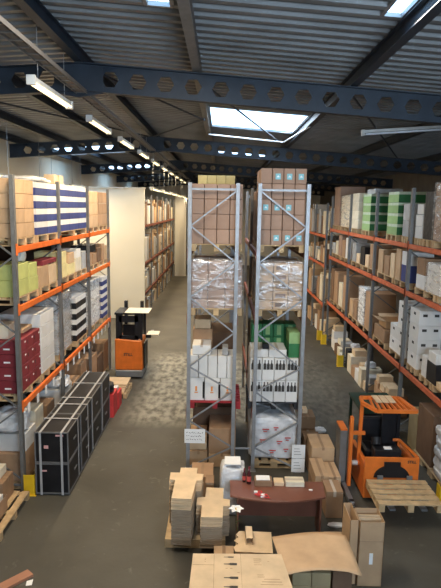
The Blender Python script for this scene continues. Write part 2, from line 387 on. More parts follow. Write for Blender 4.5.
# wall behind the viewpoint with a window opening added for the fill light
b = MB(); b.prism([(XL, 0), (XR, 0), (XR, 4.3), (XL, 4.3)], YN - .2, YN, 'y')
b.prism([(XL, 6.1), (XR, 6.1), (XR, rz_(XR) + .03), (RX, rz_(RX) + .03), (XL, rz_(XL) + .03)], YN - .2, YN, 'y')
b.box(XL, .5, YN - .2, YN, 4.3, 6.1); b.box(4.7, XR, YN - .2, YN, 4.3, 6.1)
struct('wall_front', b.mesh('wall_front', WALLD))
b = MB(); b.box(.5, 4.7, YN - .12, YN - .1, 4.3, 6.1); w4 = struct('window_4', b.mesh('window_4', PANE))
b = MB()
for x in (.5, 1.9, 3.3, 4.62): b.box(x, x + .08, YN - .14, YN - .02, 4.3, 6.1)
for z in (4.3, 6.02): b.box(.5, 4.7, YN - .14, YN - .02, z, z + .08)
link('window_frame', b.mesh('window_frame', DSTEEL), w4)

SKY = [(-.38, 2.15, 14.6, 18.0), (-7.4, -5.95, 14.0, 16.2), (-1.02, -.68, 5.0, 7.6), (1.9, 2.16, 2.5, 7.25), (-7.3, -4.3, 24.0, 27.0), (-.3, 2.1, 25.6, 27.6), (-7.3, -4.3, 34.5, 37.5), (-7.3, -4.3, 44.5, 46.0)]
XS = sorted({XL, RX, XR} | {v for s in SKY for v in s[:2]})
def inside(x, y):
    for s in SKY:
        if s[0] - 1e-6 <= x <= s[1] + 1e-6 and s[2] <= y <= s[3]: return True
    return False
# corrugated sheets: trapezoidal ribs running down the slope
b = MB(); P_ = .30; prof = [(0, 0), (.11, 0), (.14, .05), (.27, .05)]
ys = []
y = YN
while y < 46:
    for a, z in prof: ys.append((y + a * P_ / .30, z))
    y += P_
ys.append((46, 0)); ys.append((YF, 0))
for xi in range(len(XS) - 1):
    xa, xb = XS[xi], XS[xi + 1]
    for k in range(len(ys) - 1):
        (ya, za), (yb, zb) = ys[k], ys[k + 1]
        if inside((xa + xb) / 2, (ya + yb) / 2): continue
        b.poly([(xa, ya, rz_(xa) + za), (xb, ya, rz_(xb) + za), (xb, yb, rz_(xb) + zb), (xa, yb, rz_(xa) + zb)], [(0, 1, 2, 3)])
me = bpy.data.meshes.new('ceiling'); me.from_pydata(b.v, [], b.f); me.materials.append(ROOF); struct('ceiling', me)
for i, (xa, xb, ya, yb) in enumerate(SKY):
    b = MB(); b.poly([(xa, ya, rz_(xa) + .07), (xb, ya, rz_(xb) + .07), (xb, yb, rz_(xb) + .07), (xa, yb, rz_(xa) + .07)], [(0, 1, 2, 3)])
    b.poly([(xa, ya, rz_(xa) + .08), (xb, ya, rz_(xb) + .08), (xb, yb, rz_(xb) + .08), (xa, yb, rz_(xa) + .08)], [(0, 1, 2, 3)])
    w = struct(f'window_{i + 1 if i < 3 else i + 2}', b.mesh('window', PANE))
    f = MB(); n = max(1, round((yb - ya) / 3))
    for k in range(n + 1):
        yy = ya + (yb - ya) * k / n; f.bar((xa, yy, rz_(xa) + .03), (xb, yy, rz_(xb) + .03), .05, .06)
    for xx in (xa, xb): f.bar((xx, ya, rz_(xx) + .03), (xx, yb, rz_(xx) + .03), .05, .06)
    link('window_frame', f.mesh('window_frame', GREY), w)

# castellated rafters every ten metres, with hexagonal openings
def rafter(Y, nth):
    b = MB(); hd = .225; t = .012; pitch = .475; rr = .15
    def zc(x): return 7.53 - .07 * abs(x - RX)
    for side in (0, 1):
        xs0, xs1 = (XL + .02, RX) if side == 0 else (RX, XR - .02)
        n = int((xs1 - xs0 - .5) / pitch); start = xs1 - .3 - n * pitch if side == 0 else xs0 + .3
        edges = [xs0] + [start + k * pitch for k in range(n + 1)] + [xs1]
        if side == 1: edges = [xs0, start] + [start + (k + 1) * pitch for k in range(n)] + [xs1]
        for k in range(len(edges) - 1):
            a, c = edges[k], edges[k + 1]
            if c - a < .02: continue
            plain = not (abs((c - a) - pitch) < .01)
            za, zb = zc(a), zc(c)
            if plain:
                b.poly([(a, Y, za - hd), (c, Y, zb - hd), (c, Y, zb + hd), (a, Y, za + hd)], [(0, 1, 2, 3)])
            else:
                m = (a + c) / 2; zm = zc(m)
                hx = [(m + rr * math.cos(math.pi / 3 * q), zm + rr * .95 * math.sin(math.pi / 3 * q)) for q in range(6)]
                P = [(a, Y, za - hd), (c, Y, zb - hd), (c, Y, zb + hd), (a, Y, za + hd), (a, Y, za), (c, Y, zb)] + [(x, Y, z) for x, z in hx]
                # hx: 0 right,1 upper right,2 upper left,3 left,4 lower left,5 lower right
                b.poly(P, [(0, 10, 9, 4), (0, 1, 11, 10), (1, 5, 6, 11), (5, 2, 7, 6), (2, 3, 8, 7), (3, 4, 9, 8)])
    web = MB(); web.v = b.v; web.f = b.f; web.mi = b.mi
    me = web.mesh('web', BEAMB)
    bm = bmesh.new(); bm.from_mesh(me); bmesh.ops.remove_doubles(bm, verts=bm.verts, dist=.001)
    r = bmesh.ops.solidify(bm, geom=bm.faces[:], thickness=.014); bmesh.ops.recalc_face_normals(bm, faces=bm.faces); bm.to_mesh(me); bm.free()
    o = empty('castellated_beam', f'dark roof beam pierced with hexagonal holes, {nth}', 'roof beam', (0, 0, 0))
    link('web', me, o)
    for s, nm in ((1, 'top_flange'), (-1, 'bottom_flange')):
        f = MB()
        f.bar((XL + .02, Y, zc(XL) + s * hd), (RX, Y, zc(RX) + s * hd), .16, .016); f.bar((RX, Y, zc(RX) + s * hd), (XR - .02, Y, zc(XR) + s * hd), .16, .016)
        link(nm, f.mesh(nm, BEAMB), o)
    f = MB(); f.prism([(RX - .42, zc(RX - .42) - .24), (RX, zc(RX) - .34), (RX + .42, zc(RX + .42) - .24), (RX + .42, zc(RX + .42) + .2), (RX, zc(RX) + .22), (RX - .42, zc(RX - .42) + .2)], Y - .02, Y + .03, 'y')
    link('ridge_plate', f.mesh('ridge_plate', BEAMB), o)
    return o
for k, nth in enumerate(['nearest, above the front of the racks', 'second from the viewer, beyond the big skylight', 'third from the viewer', 'fourth from the viewer', 'fifth, farthest from the viewer']):
    rafter(10.0 * (k + 1), nth)
# purlins
for i, x in enumerate((-7.2, -5.85, -4.2, RX, -.48, 2.22, 4.9, 7.4)):
    b = MB(); z = rz_(x) - .115
    b.box(x - .07, x + .07, YN, YF, z + .09, z + .105); b.box(x - .07, x + .07, YN, YF, z - .105, z - .09); b.box(x - .012, x + .012, YN, YF, z - .1, z + .1)
    struct(f'trim_{i + 1}', b.mesh('purlin', BEAMB if i not in (4,) else DSTEEL))  # one paler purlin: light from the skylight put into its colour
# wind bracing rods under the roof
n = 9
for (xa, ya, xb, yb) in ((-5.8, 10.2, -2.6, 19.7), (-2.4, 10.2, -.5, 15.0), (-.5, 14.8, -2.4, 19.7), (-.5, 10.2, 2.2, 19.7), (2.2, 10.2, 6, 19.7)):
    b = MB(); b.tube((xa, ya, rz_(xa) - .27), (xb, yb, rz_(xb) - .27), .022, 8); struct(f'trim_{n}', b.mesh('bracing', BEAMB)); n += 1
# strut beneath the skylight
b = MB(); b.tube((-.45, 17.3, 7.52), (1.85, 17.6, 7.36), .025, 8); b.tube((1.85, 17.6, 7.36), (2.22, 14.8, 7.45), .025, 8); struct(f'trim_{n}', b.mesh('strut', STEEL)); n += 1

# white insulated partition closing the back of the left side, and the far pier
b = MB(); b.box(XL + .01, -3.64, 26.3, 26.42, 0, 6.15); b.box(XL + .01, -3.6, 26.26, 26.46, 6.15, 6.2)
struct('wall_partition', b.mesh('wall_partition', PANELW))
b = MB(); b.box(-3.62, -2.75, 43.0, 43.9, 0, 6.2); struct('wall_pier', b.mesh('wall_pier', PANELW))
b = MB(); b.box(-4.84, -4.78, 8.6, 18.0, 0, 5.7); struct('wall_divider', b.mesh('wall_divider', mat('dark brown board', (.045, .035, .028), .9)))  # added dark sheet that keeps the gaps behind the left goods dark

# cable tray and lamp row
b = MB()
for s in (-.09, .09): b.box(-2.45 + s - .006, -2.45 + s + .006, -2.5, 42, 7.25, 7.31)
y = -2.4
while y < 42: b.box(-2.54, -2.36, y, y + .03, 7.255, 7.265); y += .3
tray = tag(link('cable_tray', b.mesh('cable_tray', mat('dull tray metal', (.13, .12, .11), .6, metal=.3))), 'long grey cable tray running along under the roof ridge', 'cable tray')
b = MB(); b.box(-2.51, -2.40, -2.4, 41.9, 7.266, 7.30); link('cable_bundle', b.mesh('cable_bundle', mat('cable sheath', (.10, .09, .08), .7)), tray)

def lamp(x, y, z, L, label, power=70, axis='y', lit=True, sl=0, group=None):
    o = empty('fluorescent_lamp', label, 'ceiling light', (x, y, z), group=group)
    b = MB(); b.box(-.04, .04, -L / 2, L / 2, .03, .09); h = link('housing', b.mesh('housing', mat('lamp housing', (.55, .55, .52), .5)), o)
    for s in (-.035, .035):
        b = MB(); b.tube((s, -L / 2 + .05, 0), (s, L / 2 - .05, 0), .019, 10)
        link('tube', b.mesh('tube', TUBE if lit else mat('unlit tube', (.72, .76, .80), .3)), o)
    for e in (-1, 1):
        b = MB(); b.box(-.06, .06, e * L / 2 - .03, e * L / 2 + .03, -.03, .1); link('end_cap', b.mesh('end_cap', mat('lamp housing', (.55, .55, .52), .5)), o)
        b = MB(); b.tube((0, e * L * .35, .09), (0, e * L * .35, rz_(x) - z - .02 if axis == 'y' else .45), .006, 6); link('hanger', b.mesh('hanger', GREY), o)
    if lit:
        l = area('tube_glow', (x, y, z - .06), (0, 0, 0), .12, L, power, (1.0, .78, .50))
    if axis == 'x': o.rotation_euler = (0, R(4), R(90)); o.rotation_euler = (R(0), 0, R(-90))
    if sl: o.rotation_euler = (sl, 0, R(-90))
    return o
for k in range(10):
    lamp(-2.68, 9.05 + 3.4 * k, 7.03, 1.95, f'lit fluorescent lamp under the cable tray, {ORD[k]} from the viewer', 125)
for k in range(3):
    lamp(-6.3, 16.0 + 4.2 * k, 6.12, 1.95, f'lit lamp near the cream left wall above the rack, {ORD[k]} from the viewer', 190)
for k in range(6):
    lamp(-2.75, 23.5 + 4.2 * k, 6.0, 3.2, f'low hung lit lamp over the far left aisle, {ORD[k]} from the viewer', 38 + 22 * k)
lamp(4.15, 13.0, 7.12, 2.0, 'unlit grey fluorescent lamp hanging under the roof on the right', lit=False, axis='x', sl=R(4.5))

# ------------------------------------------------------------------ pallet racks
def rack(label, xf, xb, ys, levels, ht, beam_m, post_m, cards=0, facing=1, brace_z=None, back_y_guard=()):
    """xf: aisle face, xb: rear face; ys: positions of the upright frames; facing: +1 if the aisle lies at larger x"""
    o = empty('pallet_rack', label, 'rack', (xf, ys[0], 0))
    s = facing; W_ = .09; D_ = .07
    key = {}
    for y in ys:
        for x, q in ((xf, -s), (xb, s)):
            if 'p' + str(q) not in key:
                b = MB()     # open channel post
                b.box(min(0, q * .012), max(0, q * .012), -W_ / 2, W_ / 2, 0, ht)
                for e in (-1, 1): b.box(min(0, q * D_), max(0, q * D_), e * W_ / 2 - .006, e * W_ / 2 + .006, 0, ht)
                b.box(min(-q * .03, q * .1), max(-q * .03, q * .1), -.07, .07, 0, .008)
                key['p' + str(q)] = b.mesh('post', post_m)
            link('post', key['p' + str(q)], o, (x - xf, y - ys[0], 0))
        x0 = -s * .05; x1 = (xb - xf) + s * .05
        zs = brace_z or [.25 + .7 * k for k in range(int((ht - .3) / .7) + 1)]
        if 'hb' not in key:
            b = MB(); b.bar((x0, 0, 0), (x1, 0, 0), .03, .04); key['hb'] = b.mesh('brace', post_m)
        link('brace', key['hb'], o, (0, y - ys[0], ht - .12 if brace_z else zs[0] - .1))
        for k in range(len(zs) - 1):
            a, c = (x1, x0) if k % 2 else (x0, x1)
            kk = ('d', a < c, round(zs[k + 1] - zs[k], 2))
            if kk not in key:
                b = MB(); b.bar((a, 0, 0), (c, 0, zs[k + 1] - zs[k]), .028, .028); key[kk] = b.mesh('brace', post_m)
            link('brace', key[kk], o, (0, y - ys[0], zs[k]))
    for i in range(len(ys) - 1):
        ln = ys[i + 1] - ys[i] - W_ - .004
        for lv, z in enumerate(levels):
            for x, q in ((xf, s), (xb, -s)):
                b = MB(); xa, xc = sorted((q * .004, -q * .046)); b.box(xa, xc, -ln / 2, ln / 2, -.11, 0)
                b.box(xa, xc, -ln / 2, ln / 2, -.11, -.1)
                for e in (-1, 1): b.box(*sorted((q * .004, q * .012)), *sorted((e * ln / 2, e * (ln / 2 + W_ * .95))), -.15, .06)
                bo = link('beam', b.mesh('beam', beam_m), o, (x - xf, (ys[i] + ys[i + 1]) / 2 - ys[0], z))
                if cards and q == s and lv < cards:
                    n = 5
                    for k in range(n):
                        y = -ln / 2 + (k + .5) * ln / n
                        c = MB(); c.box(*sorted((q * .006, q * .010)), y - .06, y + .06, -.27, -.09)
                        link('label_card', c.mesh('label_card', PAPER), bo)
    return o
def guard(x, y, label, s=1, group=None):
    b = MB(); b.box(-.10, .10, -.012, .0, .0, .4); b.box(.088, .10, 0, .16, 0, .4) if s > 0 else b.box(-.10, -.088, 0, .16, 0, .4)
    b.box(-.13, .13, -.05, .0, 0, .01)
    return tag(link('post_guard', b.mesh('post_guard', YEL, bevel=.002), None, (x, y, 0)), label, 'post guard', group)

LY = [9.755, 12.455, 15.155, 17.855]
rack('tall pallet rack with orange beams along the left aisle', -3.6, -4.62, LY, [1.74, 3.54, 4.61], 5.86, ORANGE, DSTEEL, cards=1, facing=1)
RY = [9.6, 12.7, 15.57, 18.72, 21.87]
rack('tall pallet rack with red orange beams along the right aisle', 4.25, 5.3, RY, [1.74, 3.54, 4.61], 5.86, REDOR, DSTEEL, facing=-1)
bz = [.05, .5, 1.06, 1.69, 2.19, 2.9, 3.6, 4.3, 5.0, 5.68]
CY = [10.8, 13.5, 16.2]
rack('left of the two grey central racks, end frame facing the viewer', -.655, .33, CY, [1.29, 3.22, 4.5], 5.82, RUST, STEEL, facing=-1, brace_z=bz)
rack('right of the two grey central racks, end frame facing the viewer', 1.68, .68, CY, [1.29, 3.22, 4.5], 5.82, RUST, STEEL, facing=1, brace_z=bz)
rack('distant rack with dull red beams beyond the white partition', -3.66, -4.7, [26.6 + 2.7 * k for k in range(7)], [1.2, 2.65, 4.45], 5.9, RUST, DSTEEL, facing=1)
rack('distant rack at the end of the right aisle beyond the gap', 4.2, 5.25, [22.6, 25.3, 28.0], [1.5, 3.1, 4.3], 5.6, REDOR, DSTEEL, facing=-1)
guard(-3.5, 9.66, 'yellow guard at the foot of the nearest left rack post')
guard(4.16, 9.49, 'yellow guard at the foot of the nearest right rack post', -1)
guard(4.16, 18.59, 'yellow guard beside the clutter at the foot of the right rack', -1)
guard(4.16, 21.76, 'yellow guard at the far end foot of the right rack', -1)
guard(4.12, 22.48, 'yellow guard at the foot of the distant right rack', -1)
# row spacer between the central racks
b = MB(); b.bar((.35, 10.8, .48), (.66, 10.8, .48), .03, .03); tag(link('row_spacer', b.mesh('row_spacer', STEEL)), 'short grey tie bar joining the two central racks low down', 'tie bar')

# ------------------------------------------------------------------ left rack, top level
X0, X1 = -4.55, -3.64
zt = 4.612
stack('stack nearest the viewer, left top level', 'brown', X0, X1, 9.86, 10.88, zt, 1, 2, 4, .262, KRAFT, tape=None)
stack('nearer striped stack, left top level', 'blue and white', X0, X1, 11.0, 12.38, zt, 1, 2, 4, .26, BLUEC, style='band', second=WHITE)
stack('farther striped stack, left top level', 'blue and white', X0, X1, 12.56, 15.05, zt, 1, 3, 4, .265, BLUEC, style='band', second=WHITE)
stack('first brown stack beyond stripes, left top level', 'brown', X0, X1, 15.26, 16.5, zt, 1, 2, 3, .33, KRAFT)
stack('last brown stack, left top level', 'orange brown', X0, X1, 16.58, 17.75, zt, 1, 2, 3, .33, BROWN)
lump('plastic_sheet', 'crumpled clear plastic heaped on the nearer blue striped stack', 'plastic', (-4.1, 11.8, 5.80), (.8, 1.2, .13), CRUMP, 3)
lump('plastic_sheet', 'crumpled plastic heaped on the farther blue striped stack', 'plastic', (-4.3, 13.0, 5.835), (.5, .8, .12), CRUMP, 4)
carton(-3.98, -3.74, 12.6, 12.85, 5.822, .2, TAN, 'small tan carton on top of the farther blue striped stack, near one')
carton(-3.98, -3.74, 13.0, 13.3, 5.822, .2, TAN, 'small tan carton on top of the farther blue striped stack, far one')

# shelf contents told as a run of cartons along the rack
MN = {KRAFT: 'light brown', BROWN: 'brown', DKBROWN: 'dark brown', TAN: 'pale tan', CREAM: 'cream', YELLOW: 'pale yellow', LIME: 'yellow green', WHITE: 'white', GREYC: 'grey', REDC: 'dark red', BLACK: 'black', PINKB: 'pinkish brown', BLUEC: 'navy', OLIVE: 'olive', GREENC: 'dark green', BLACKC: 'glossy black', LGREEN: 'light green'}
def run(shelf, xf, s, z, items, pals=(), landmark='nearest post'):
    """items: (y0, y1, depth, height, material[, z offset, setback]); pals: (y0, y1) pallets the items stand on"""
    for k, (a, c) in enumerate(pals):
        x0, x1 = sorted((xf, xf + s * .95)); pallet(x0, x1, a, c, z, f'{ORD[k]} wooden pallet from the near end, {shelf}', along='x')
    for k, it in enumerate(items):
        a, c, dp, h, m = it[:5]; dz = it[5] if len(it) > 5 else 0; sb = it[6] if len(it) > 6 else 0
        x0, x1 = sorted((xf + s * sb, xf + s * (sb + dp)))
        base = z + (.146 if pals else .002) + dz
        up_ = 'upper ' if dz > .05 else ''
        size = 'tall' if h > .55 else 'small' if h < .22 else 'square' if abs(h - (c - a)) < .08 else 'low' if h < (c - a) else 'upright'
        carton(x0, x1, a, c, base, h, m, f'{size} {MN[m]} {up_}carton, {ORD[k]} from the near end, {shelf}', rz=0)
Ls = -1
run('left middle level', -3.66, -1, 3.542, [
    (9.9, 10.5, .8, .30, LIME), (9.92, 10.5, .8, .29, LIME, .302), (10.52, 11.05, .8, .28, LIME), (10.54, 11.0, .8, .27, LIME, .282),
    (11.1, 11.75, .5, .42, KRAFT), (11.8, 12.3, .5, .40, TAN), (11.35, 12.3, .3, .10, REDC, .425),
    (12.55, 13.2, .6, .30, YELLOW), (12.6, 13.1, .6, .30, YELLOW, .302), (13.25, 13.85, .6, .26, YELLOW), (13.3, 13.8, .5, .26, KRAFT, .262),
    (13.95, 14.5, .6, .34, CREAM), (14.05, 14.45, .5, .22, WHITE, .342), (14.6, 15.0, .6, .46, GREYC),
    (15.25, 15.75, .6, .36, BROWN), (15.85, 16.3, .6, .30, BROWN), (15.3, 16.2, .5, .2, BLACK, .362), (16.4, 16.9, .6, .42, DKBROWN), (17.0, 17.35, .6, .50, BROWN), (17.4, 17.75, .6, .42, KRAFT)],
    [(9.88, 11.05), (11.15, 12.35), (12.55, 13.85), (13.9, 15.05), (15.25, 16.5), (16.6, 17.8)])
lump('white_bag', 'white bag with a dark spot on the lime cartons, left middle level', 'bag', (-3.95, 10.85, 4.245), (.24, .26, .26), CRUMP, 9)
tz = stack('left lower level behind the nearest post', 'dark red', -4.55, -3.66, 9.86, 11.05, 1.742, 1, 3, 4, .25, REDC)
carton(-4.3, -3.8, 12.06, 12.35, 1.744, .7, KRAFT, 'upright brown carton between the white and the grey wrapped stacks, left lower level')
carton(-4.3, -3.8, 10.5, 11.0, tz + .002, .08, KRAFT, 'flat open brown carton lying on the dark red stack')
carton(-4.5, -3.9, 10.0, 10.45, tz + .002, .26, CREAM, 'cream carton on top of the dark red stack')
for o in [q for q in C.objects if str(q.get('label', '')).endswith('left lower level behind the nearest post') and q.name.startswith('carton')]:
    b = MB(); b.box(.4405, .4425, .10, .16, .15, .18); link('pale_label', b.mesh('pale_label', PAPER), o)
    b = MB(); b.box(.4405, .4425, -.14, -.11, .09, .17); link('hand_hole', b.mesh('hand_hole', INK), o)
    if 'near column' in o['label']:
        b = MB(); b.box(.15, .27, -.1955, -.1925, .08, .11); link('pale_label', b.mesh('pale_label', PAPER), o)
stack('left lower level next to the red cartons', 'white', -4.55, -3.66, 11.12, 12.0, 1.742, 1, 1, 5, .25, WHITE)
z1 = stack('grey wrapped stack, left lower level', 'grey', -4.55, -3.75, 12.56, 13.7, 1.742, 1, 2, 7, .2, GREYC)
film(-4.55, -3.75, 12.56, 13.7, 1.9, z1, 'stretch film around the grey stack on the left lower level')
stack('left lower level past the grey stack', 'black and white', -4.55, -3.68, 13.95, 15.0, 1.742, 1, 2, 4, .28, BLACK, style='band', second=WHITE)
z1 = stack('white wrapped stack, left lower level', 'white', -4.55, -3.72, 15.3, 16.85, 1.742, 1, 2, 5, .26, WHITE)
film(-4.55, -3.72, 15.3, 16.85, 1.9, z1, 'stretch film around the white stack on the left lower level')
stack('end of the left lower level', 'blue and white', -4.55, -3.66, 16.98, 17.75, 1.742, 1, 2, 5, .25, BLUEC, style='band', second=WHITE)
# left floor level
run('left rack floor', -3.66, -1, 0, [
    (9.9, 10.7, .8, .55, BROWN), (10.0, 10.6, .6, .35, WHITE, .552), (10.8, 11.5, .8, .62, WHITE), (10.9, 11.4, .6, .4, CREAM, .622, .1), (11.6, 12.3, .8, .5, DKBROWN, 0, .1), (11.65, 12.2, .6, .35, BROWN, .502, .1),
    (12.55, 13.3, .75, .9, WHITE), (13.4, 14.1, .7, .8, BROWN), (14.2, 14.9, .7, .7, GREYC), (14.25, 14.8, .6, .35, BROWN, .702), (15.3, 16.1, .7, .9, BROWN), (16.2, 17.0, .7, .7, DKBROWN), (17.1, 17.75, .7, .9, BROWN)],
    [(9.88, 11.1), (11.2, 12.35), (12.55, 13.8), (13.9, 15.0), (15.28, 16.5), (16.58, 17.78)])
lump('white_bag', 'large white plastic bag beside the nearest left rack post', 'bag', (-3.95, 10.2, 1.055), (.6, .6, .45), CRUMP, 11)
lump('white_bag', 'pale plastic sheeting bunched behind the black cases', 'bag', (-3.9, 12.9, 1.055), (.6, .6, .22), CRUMP, 12)

# pallet in front of the left rack with open boxes
pallet(-4.65, -3.46, 8.2, 9.55, 0, 'long pale wooden pallet at the left edge in front of the rack', along='x', fine=True)
carton(-4.55, -3.72, 9.0, 9.5, .146, .42, BROWN, 'brown carton on the pallet at the left edge, rear one', tape=TAPE)
def open_carton(x0, x1, y0, y1, z0, h, m, label, flap=.0, rz=0, fillm=None, flaps=True):
    o = empty('open_carton', label, 'box', ((x0 + x1) / 2, (y0 + y1) / 2, z0), rz)
    w, d, t = x1 - x0, y1 - y0, .006
    b = MB(); b.box(-w / 2, w / 2, -d / 2, d / 2, 0, t); b.box(-w / 2, -w / 2 + t, -d / 2, d / 2, 0, h); b.box(w / 2 - t, w / 2, -d / 2, d / 2, 0, h)
    b.box(-w / 2, w / 2, -d / 2, -d / 2 + t, 0, h); b.box(-w / 2, w / 2, d / 2 - t, d / 2, 0, h); link('body', b.mesh('body', m), o)
    if flaps:
        L_ = min(w, d) * .4
        for ang, (px, py, dx_, dy_) in zip((25, 40, 30, 55), ((0, -d / 2, 0, -1), (0, d / 2, 0, 1), (-w / 2, 0, -1, 0), (w / 2, 0, 1, 0))):
            b = MB(); a = R(ang); tip = (px + dx_ * L_ * math.cos(a), py + dy_ * L_ * math.cos(a), h + L_ * math.sin(a) * .4)
            b.bar((px, py, h), tip, (w if dx_ == 0 else d) - .01, t); link('flap', b.mesh('flap', m), o)
    return o
open_carton(-4.5, -3.62, 8.3, 8.92, .146, .28, BROWN, 'open brown carton of blue packets at the left edge', flaps=False)
for k, (mm, nm) in enumerate(((PAPER, 'white'), (BLUEC, 'navy'), (PAPER, 'pale'), (BLUEC, 'dark blue'), (BLACK, 'black'))):
    carton(-3.92 - .10 * k, -3.83 - .10 * k, 8.36 + .02 * k, 8.8, .156, .30, mm, f'{nm} packet standing in the open carton at the left edge', 'packet', name='packet', rz=.02 * k)
carton(-3.8, -3.66, 8.4, 8.86, .156, .31, WHITE, 'white box end standing at the right of the open carton, left edge', 'packet', name='packet')
carton(-4.4, -3.82, 9.05, 9.45, .57, .16, CREAM, 'cream tray on the rear brown carton, left edge pallet')

# ------------------------------------------------------------------ right rack
X0r, X1r = 4.29, 5.2
def rstack(where, adj, y0, y1, z0, ny, nz, h, m, **k): return stack(where, adj, X0r, X1r, y0, y1, z0, 1, ny, nz, h, m, **k)
carton(4.3, 5.2, 20.6, 21.6, 4.76, 1.42, PINKB, 'tall greyish board crate at the far end of the right top level', name='crate', cat='crate')
pallet(4.29, 5.2, 20.5, 21.7, 4.612, 'wooden pallet under the tall board crate, right top level', along='x')
z1 = rstack('cream wrapped stack, right top level', 'cream', 18.9, 20.3, 4.612, 2, 4, .27, CREAM)
film(X0r, X1r, 18.9, 20.3, 4.77, z1, 'stretch film round the cream stack, right top level', e=.015)
rstack('pale stack before the green ones, right top level', 'pale cube', 17.75, 18.6, 4.612, 1, 4, .28, CREAM)
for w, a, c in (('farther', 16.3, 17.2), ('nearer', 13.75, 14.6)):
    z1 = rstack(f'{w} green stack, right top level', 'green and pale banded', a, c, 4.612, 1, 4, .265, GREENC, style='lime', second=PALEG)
carton(4.4, 5.2, 16.3, 17.2, 4.76 + 1.065, .14, GREYC, 'flat grey carton on the farther green stack, right top level')
stack('light grey stack before green, right top level', 'light grey', 4.31, 4.72, 12.95, 13.4, 4.612, 1, 1, 2, .38, GREYC, pal=True)
stack('light grey pair by the post, right top level', 'pale grey', 4.33, 4.9, 12.15, 12.58, 4.612, 1, 1, 2, .26, WHITE, pal=True)
pallet(4.33, 5.2, 11.48, 12.1, 4.612, 'wooden pallet under the black wrapped load, right top level', along='x')
carton(4.34, 5.2, 11.5, 12.08, 4.76, 1.0, BLACKC, 'black wrapped load between grey and wooden stacks, right top level', 'wrapped load', name='wrapped_load')
carton(4.35, 4.8, 12.17, 12.56, 5.285, .22, WHITE, 'white carton atop the pale grey pair, right top level')
z1 = rstack('nearest brown wrapped stack, right top level', 'reddish brown', 9.9, 11.38, 4.612, 2, 4, .29, PINKB)
film(X0r, X1r, 9.9, 11.38, 4.77, z1, 'stretch film round the nearest brown stack, right top level')
run('right middle level', 4.32, 1, 3.542, [
    (9.8, 10.7, .8, .55, WHITE), (10.85, 11.6, .8, .62, WHITE), (11.75, 12.25, .6, .30, WHITE), (11.8, 12.25, .4, .36, BROWN, .302), 
    (12.82, 13.3, .6, .40, BLUEC), (12.85, 13.3, .6, .32, WHITE, .402), (13.4, 13.75, .5, .75, KRAFT), (13.85, 14.2, .5, .60, TAN), (14.3, 14.75, .5, .5, BROWN), (14.85, 15.3, .5, .62, KRAFT), (15.75, 16.2, .5, .7, BROWN),
    (16.3, 16.7, .5, .35, TAN), (16.8, 17.3, .6, .55, BLACK), (17.4, 17.8, .5, .3, TAN), (17.9, 18.4, .5, .6, GREYC), (18.85, 19.4, .6, .7, WHITE), (19.5, 20.0, .6, .6, BROWN), (20.1, 20.6, .6, .75, PINKB), (20.7, 21.1, .6, .5, CREAM), (21.2, 21.7, .6, .4, GREYC)],
    [(9.75, 11.0), (11.1, 12.3), (12.8, 13.8), (13.9, 15.35), (15.7, 17.0), (17.1, 18.5), (18.85, 20.2), (20.3, 21.75)])
film(4.32, 5.12, 10.85, 11.6, 3.69, 4.3, 'clear wrap round the tall white carton, right middle level')
run('right lower level', 4.32, 1, 1.742, [
    (9.75, 10.7, .9, .12, TAN), (10.75, 11.25, .5, .42, BLACK), (10.8, 11.2, .45, .22, WHITE, .422), (11.3, 11.55, .5, .45, WHITE), (11.0, 11.6, .3, .4, OLIVE, 0, .7), (9.8, 10.6, .3, .35, GREYC, .122, .4),
    (14.3, 15.3, .6, .35, BROWN), (15.7, 16.4, .7, 1.1, BROWN), (16.5, 17.2, .7, 1.12, WHITE), (17.35, 17.8, .6, .62, BROWN), (17.9, 18.4, .6, .55, KRAFT), (18.9, 19.5, .6, 1.2, BROWN), (19.6, 20.2, .6, .85, CREAM), (20.4, 21.1, .6, 1.15, BROWN), (21.2, 21.7, .6, 1.2, DKBROWN)],
    [(9.72, 10.9), (10.95, 11.65), (14.2, 15.4), (15.7, 17.2), (17.3, 18.5), (18.9, 20.2), (20.3, 21.75)])
film(4.32, 5.02, 16.5, 17.2, 1.89, 3.02, 'clear wrap round the tall white load, right lower level')
stack('white stack behind the post, right lower level', 'white hand-hole', 4.33, 4.85, 11.9, 12.5, 1.742, 1, 1, 4, .33, WHITE, style='holes', second=INK)
stack('white stack past the post, right lower level', 'white hand-hole', 4.35, 4.87, 12.82, 13.95, 1.742, 1, 2, 4, .33, WHITE, style='holes', second=INK, missing=((0, 1, 2), (0, 1, 3)))
stack('rear white stack, right lower level', 'pale hand-hole', 4.9, 5.22, 12.82, 13.95, 1.742, 1, 2, 4, .33, WHITE, style='holes', second=INK)
open_carton(4.4, 5.0, 14.45, 15.15, 2.245, .2, KRAFT, 'open carton with spread flaps on the right lower level')
# floor under the right rack: small mixed goods
rnd = random.Random(21); k = 0; y = 13.9; used = []
for row in range(17):
    w = rnd.uniform(.35, .55); h = rnd.uniform(.25, .7); m = rnd.choice([WHITE, CREAM, GREYC, BROWN, DKBROWN, TAN, BLACK, WHITE])
    if y + w > 21.7: break
    if not any(abs(y + w / 2 - p) < w / 2 + .08 for p in RY):
        sz = 'tall' if h > .5 else 'low'
        carton(4.28 + rnd.uniform(0, .12), 4.28 + .65, y, y + w, .002, h, m, f'{sz} {MN[m]} carton on the floor, {ORD[k]} of the row under the right rack')
        if rnd.random() < .7:
            m2 = rnd.choice([WHITE, CREAM, GREYC, TAN]); carton(4.42, 4.42 + .4, y + .03, y + w - .05, .002 + h, .2, m2, f'small {MN[m2]} carton on the {ORD[k]} floor carton under the right rack')
        elif rnd.random() < .8:
            lump('white_bag', f'pale plastic bag on the {ORD[k]} floor carton under the right rack', 'bag', (4.6, y + w / 2, h + .004), (.32, w * .7, .2), CRUMP, k + 30)
        k += 1
    y += w + .02
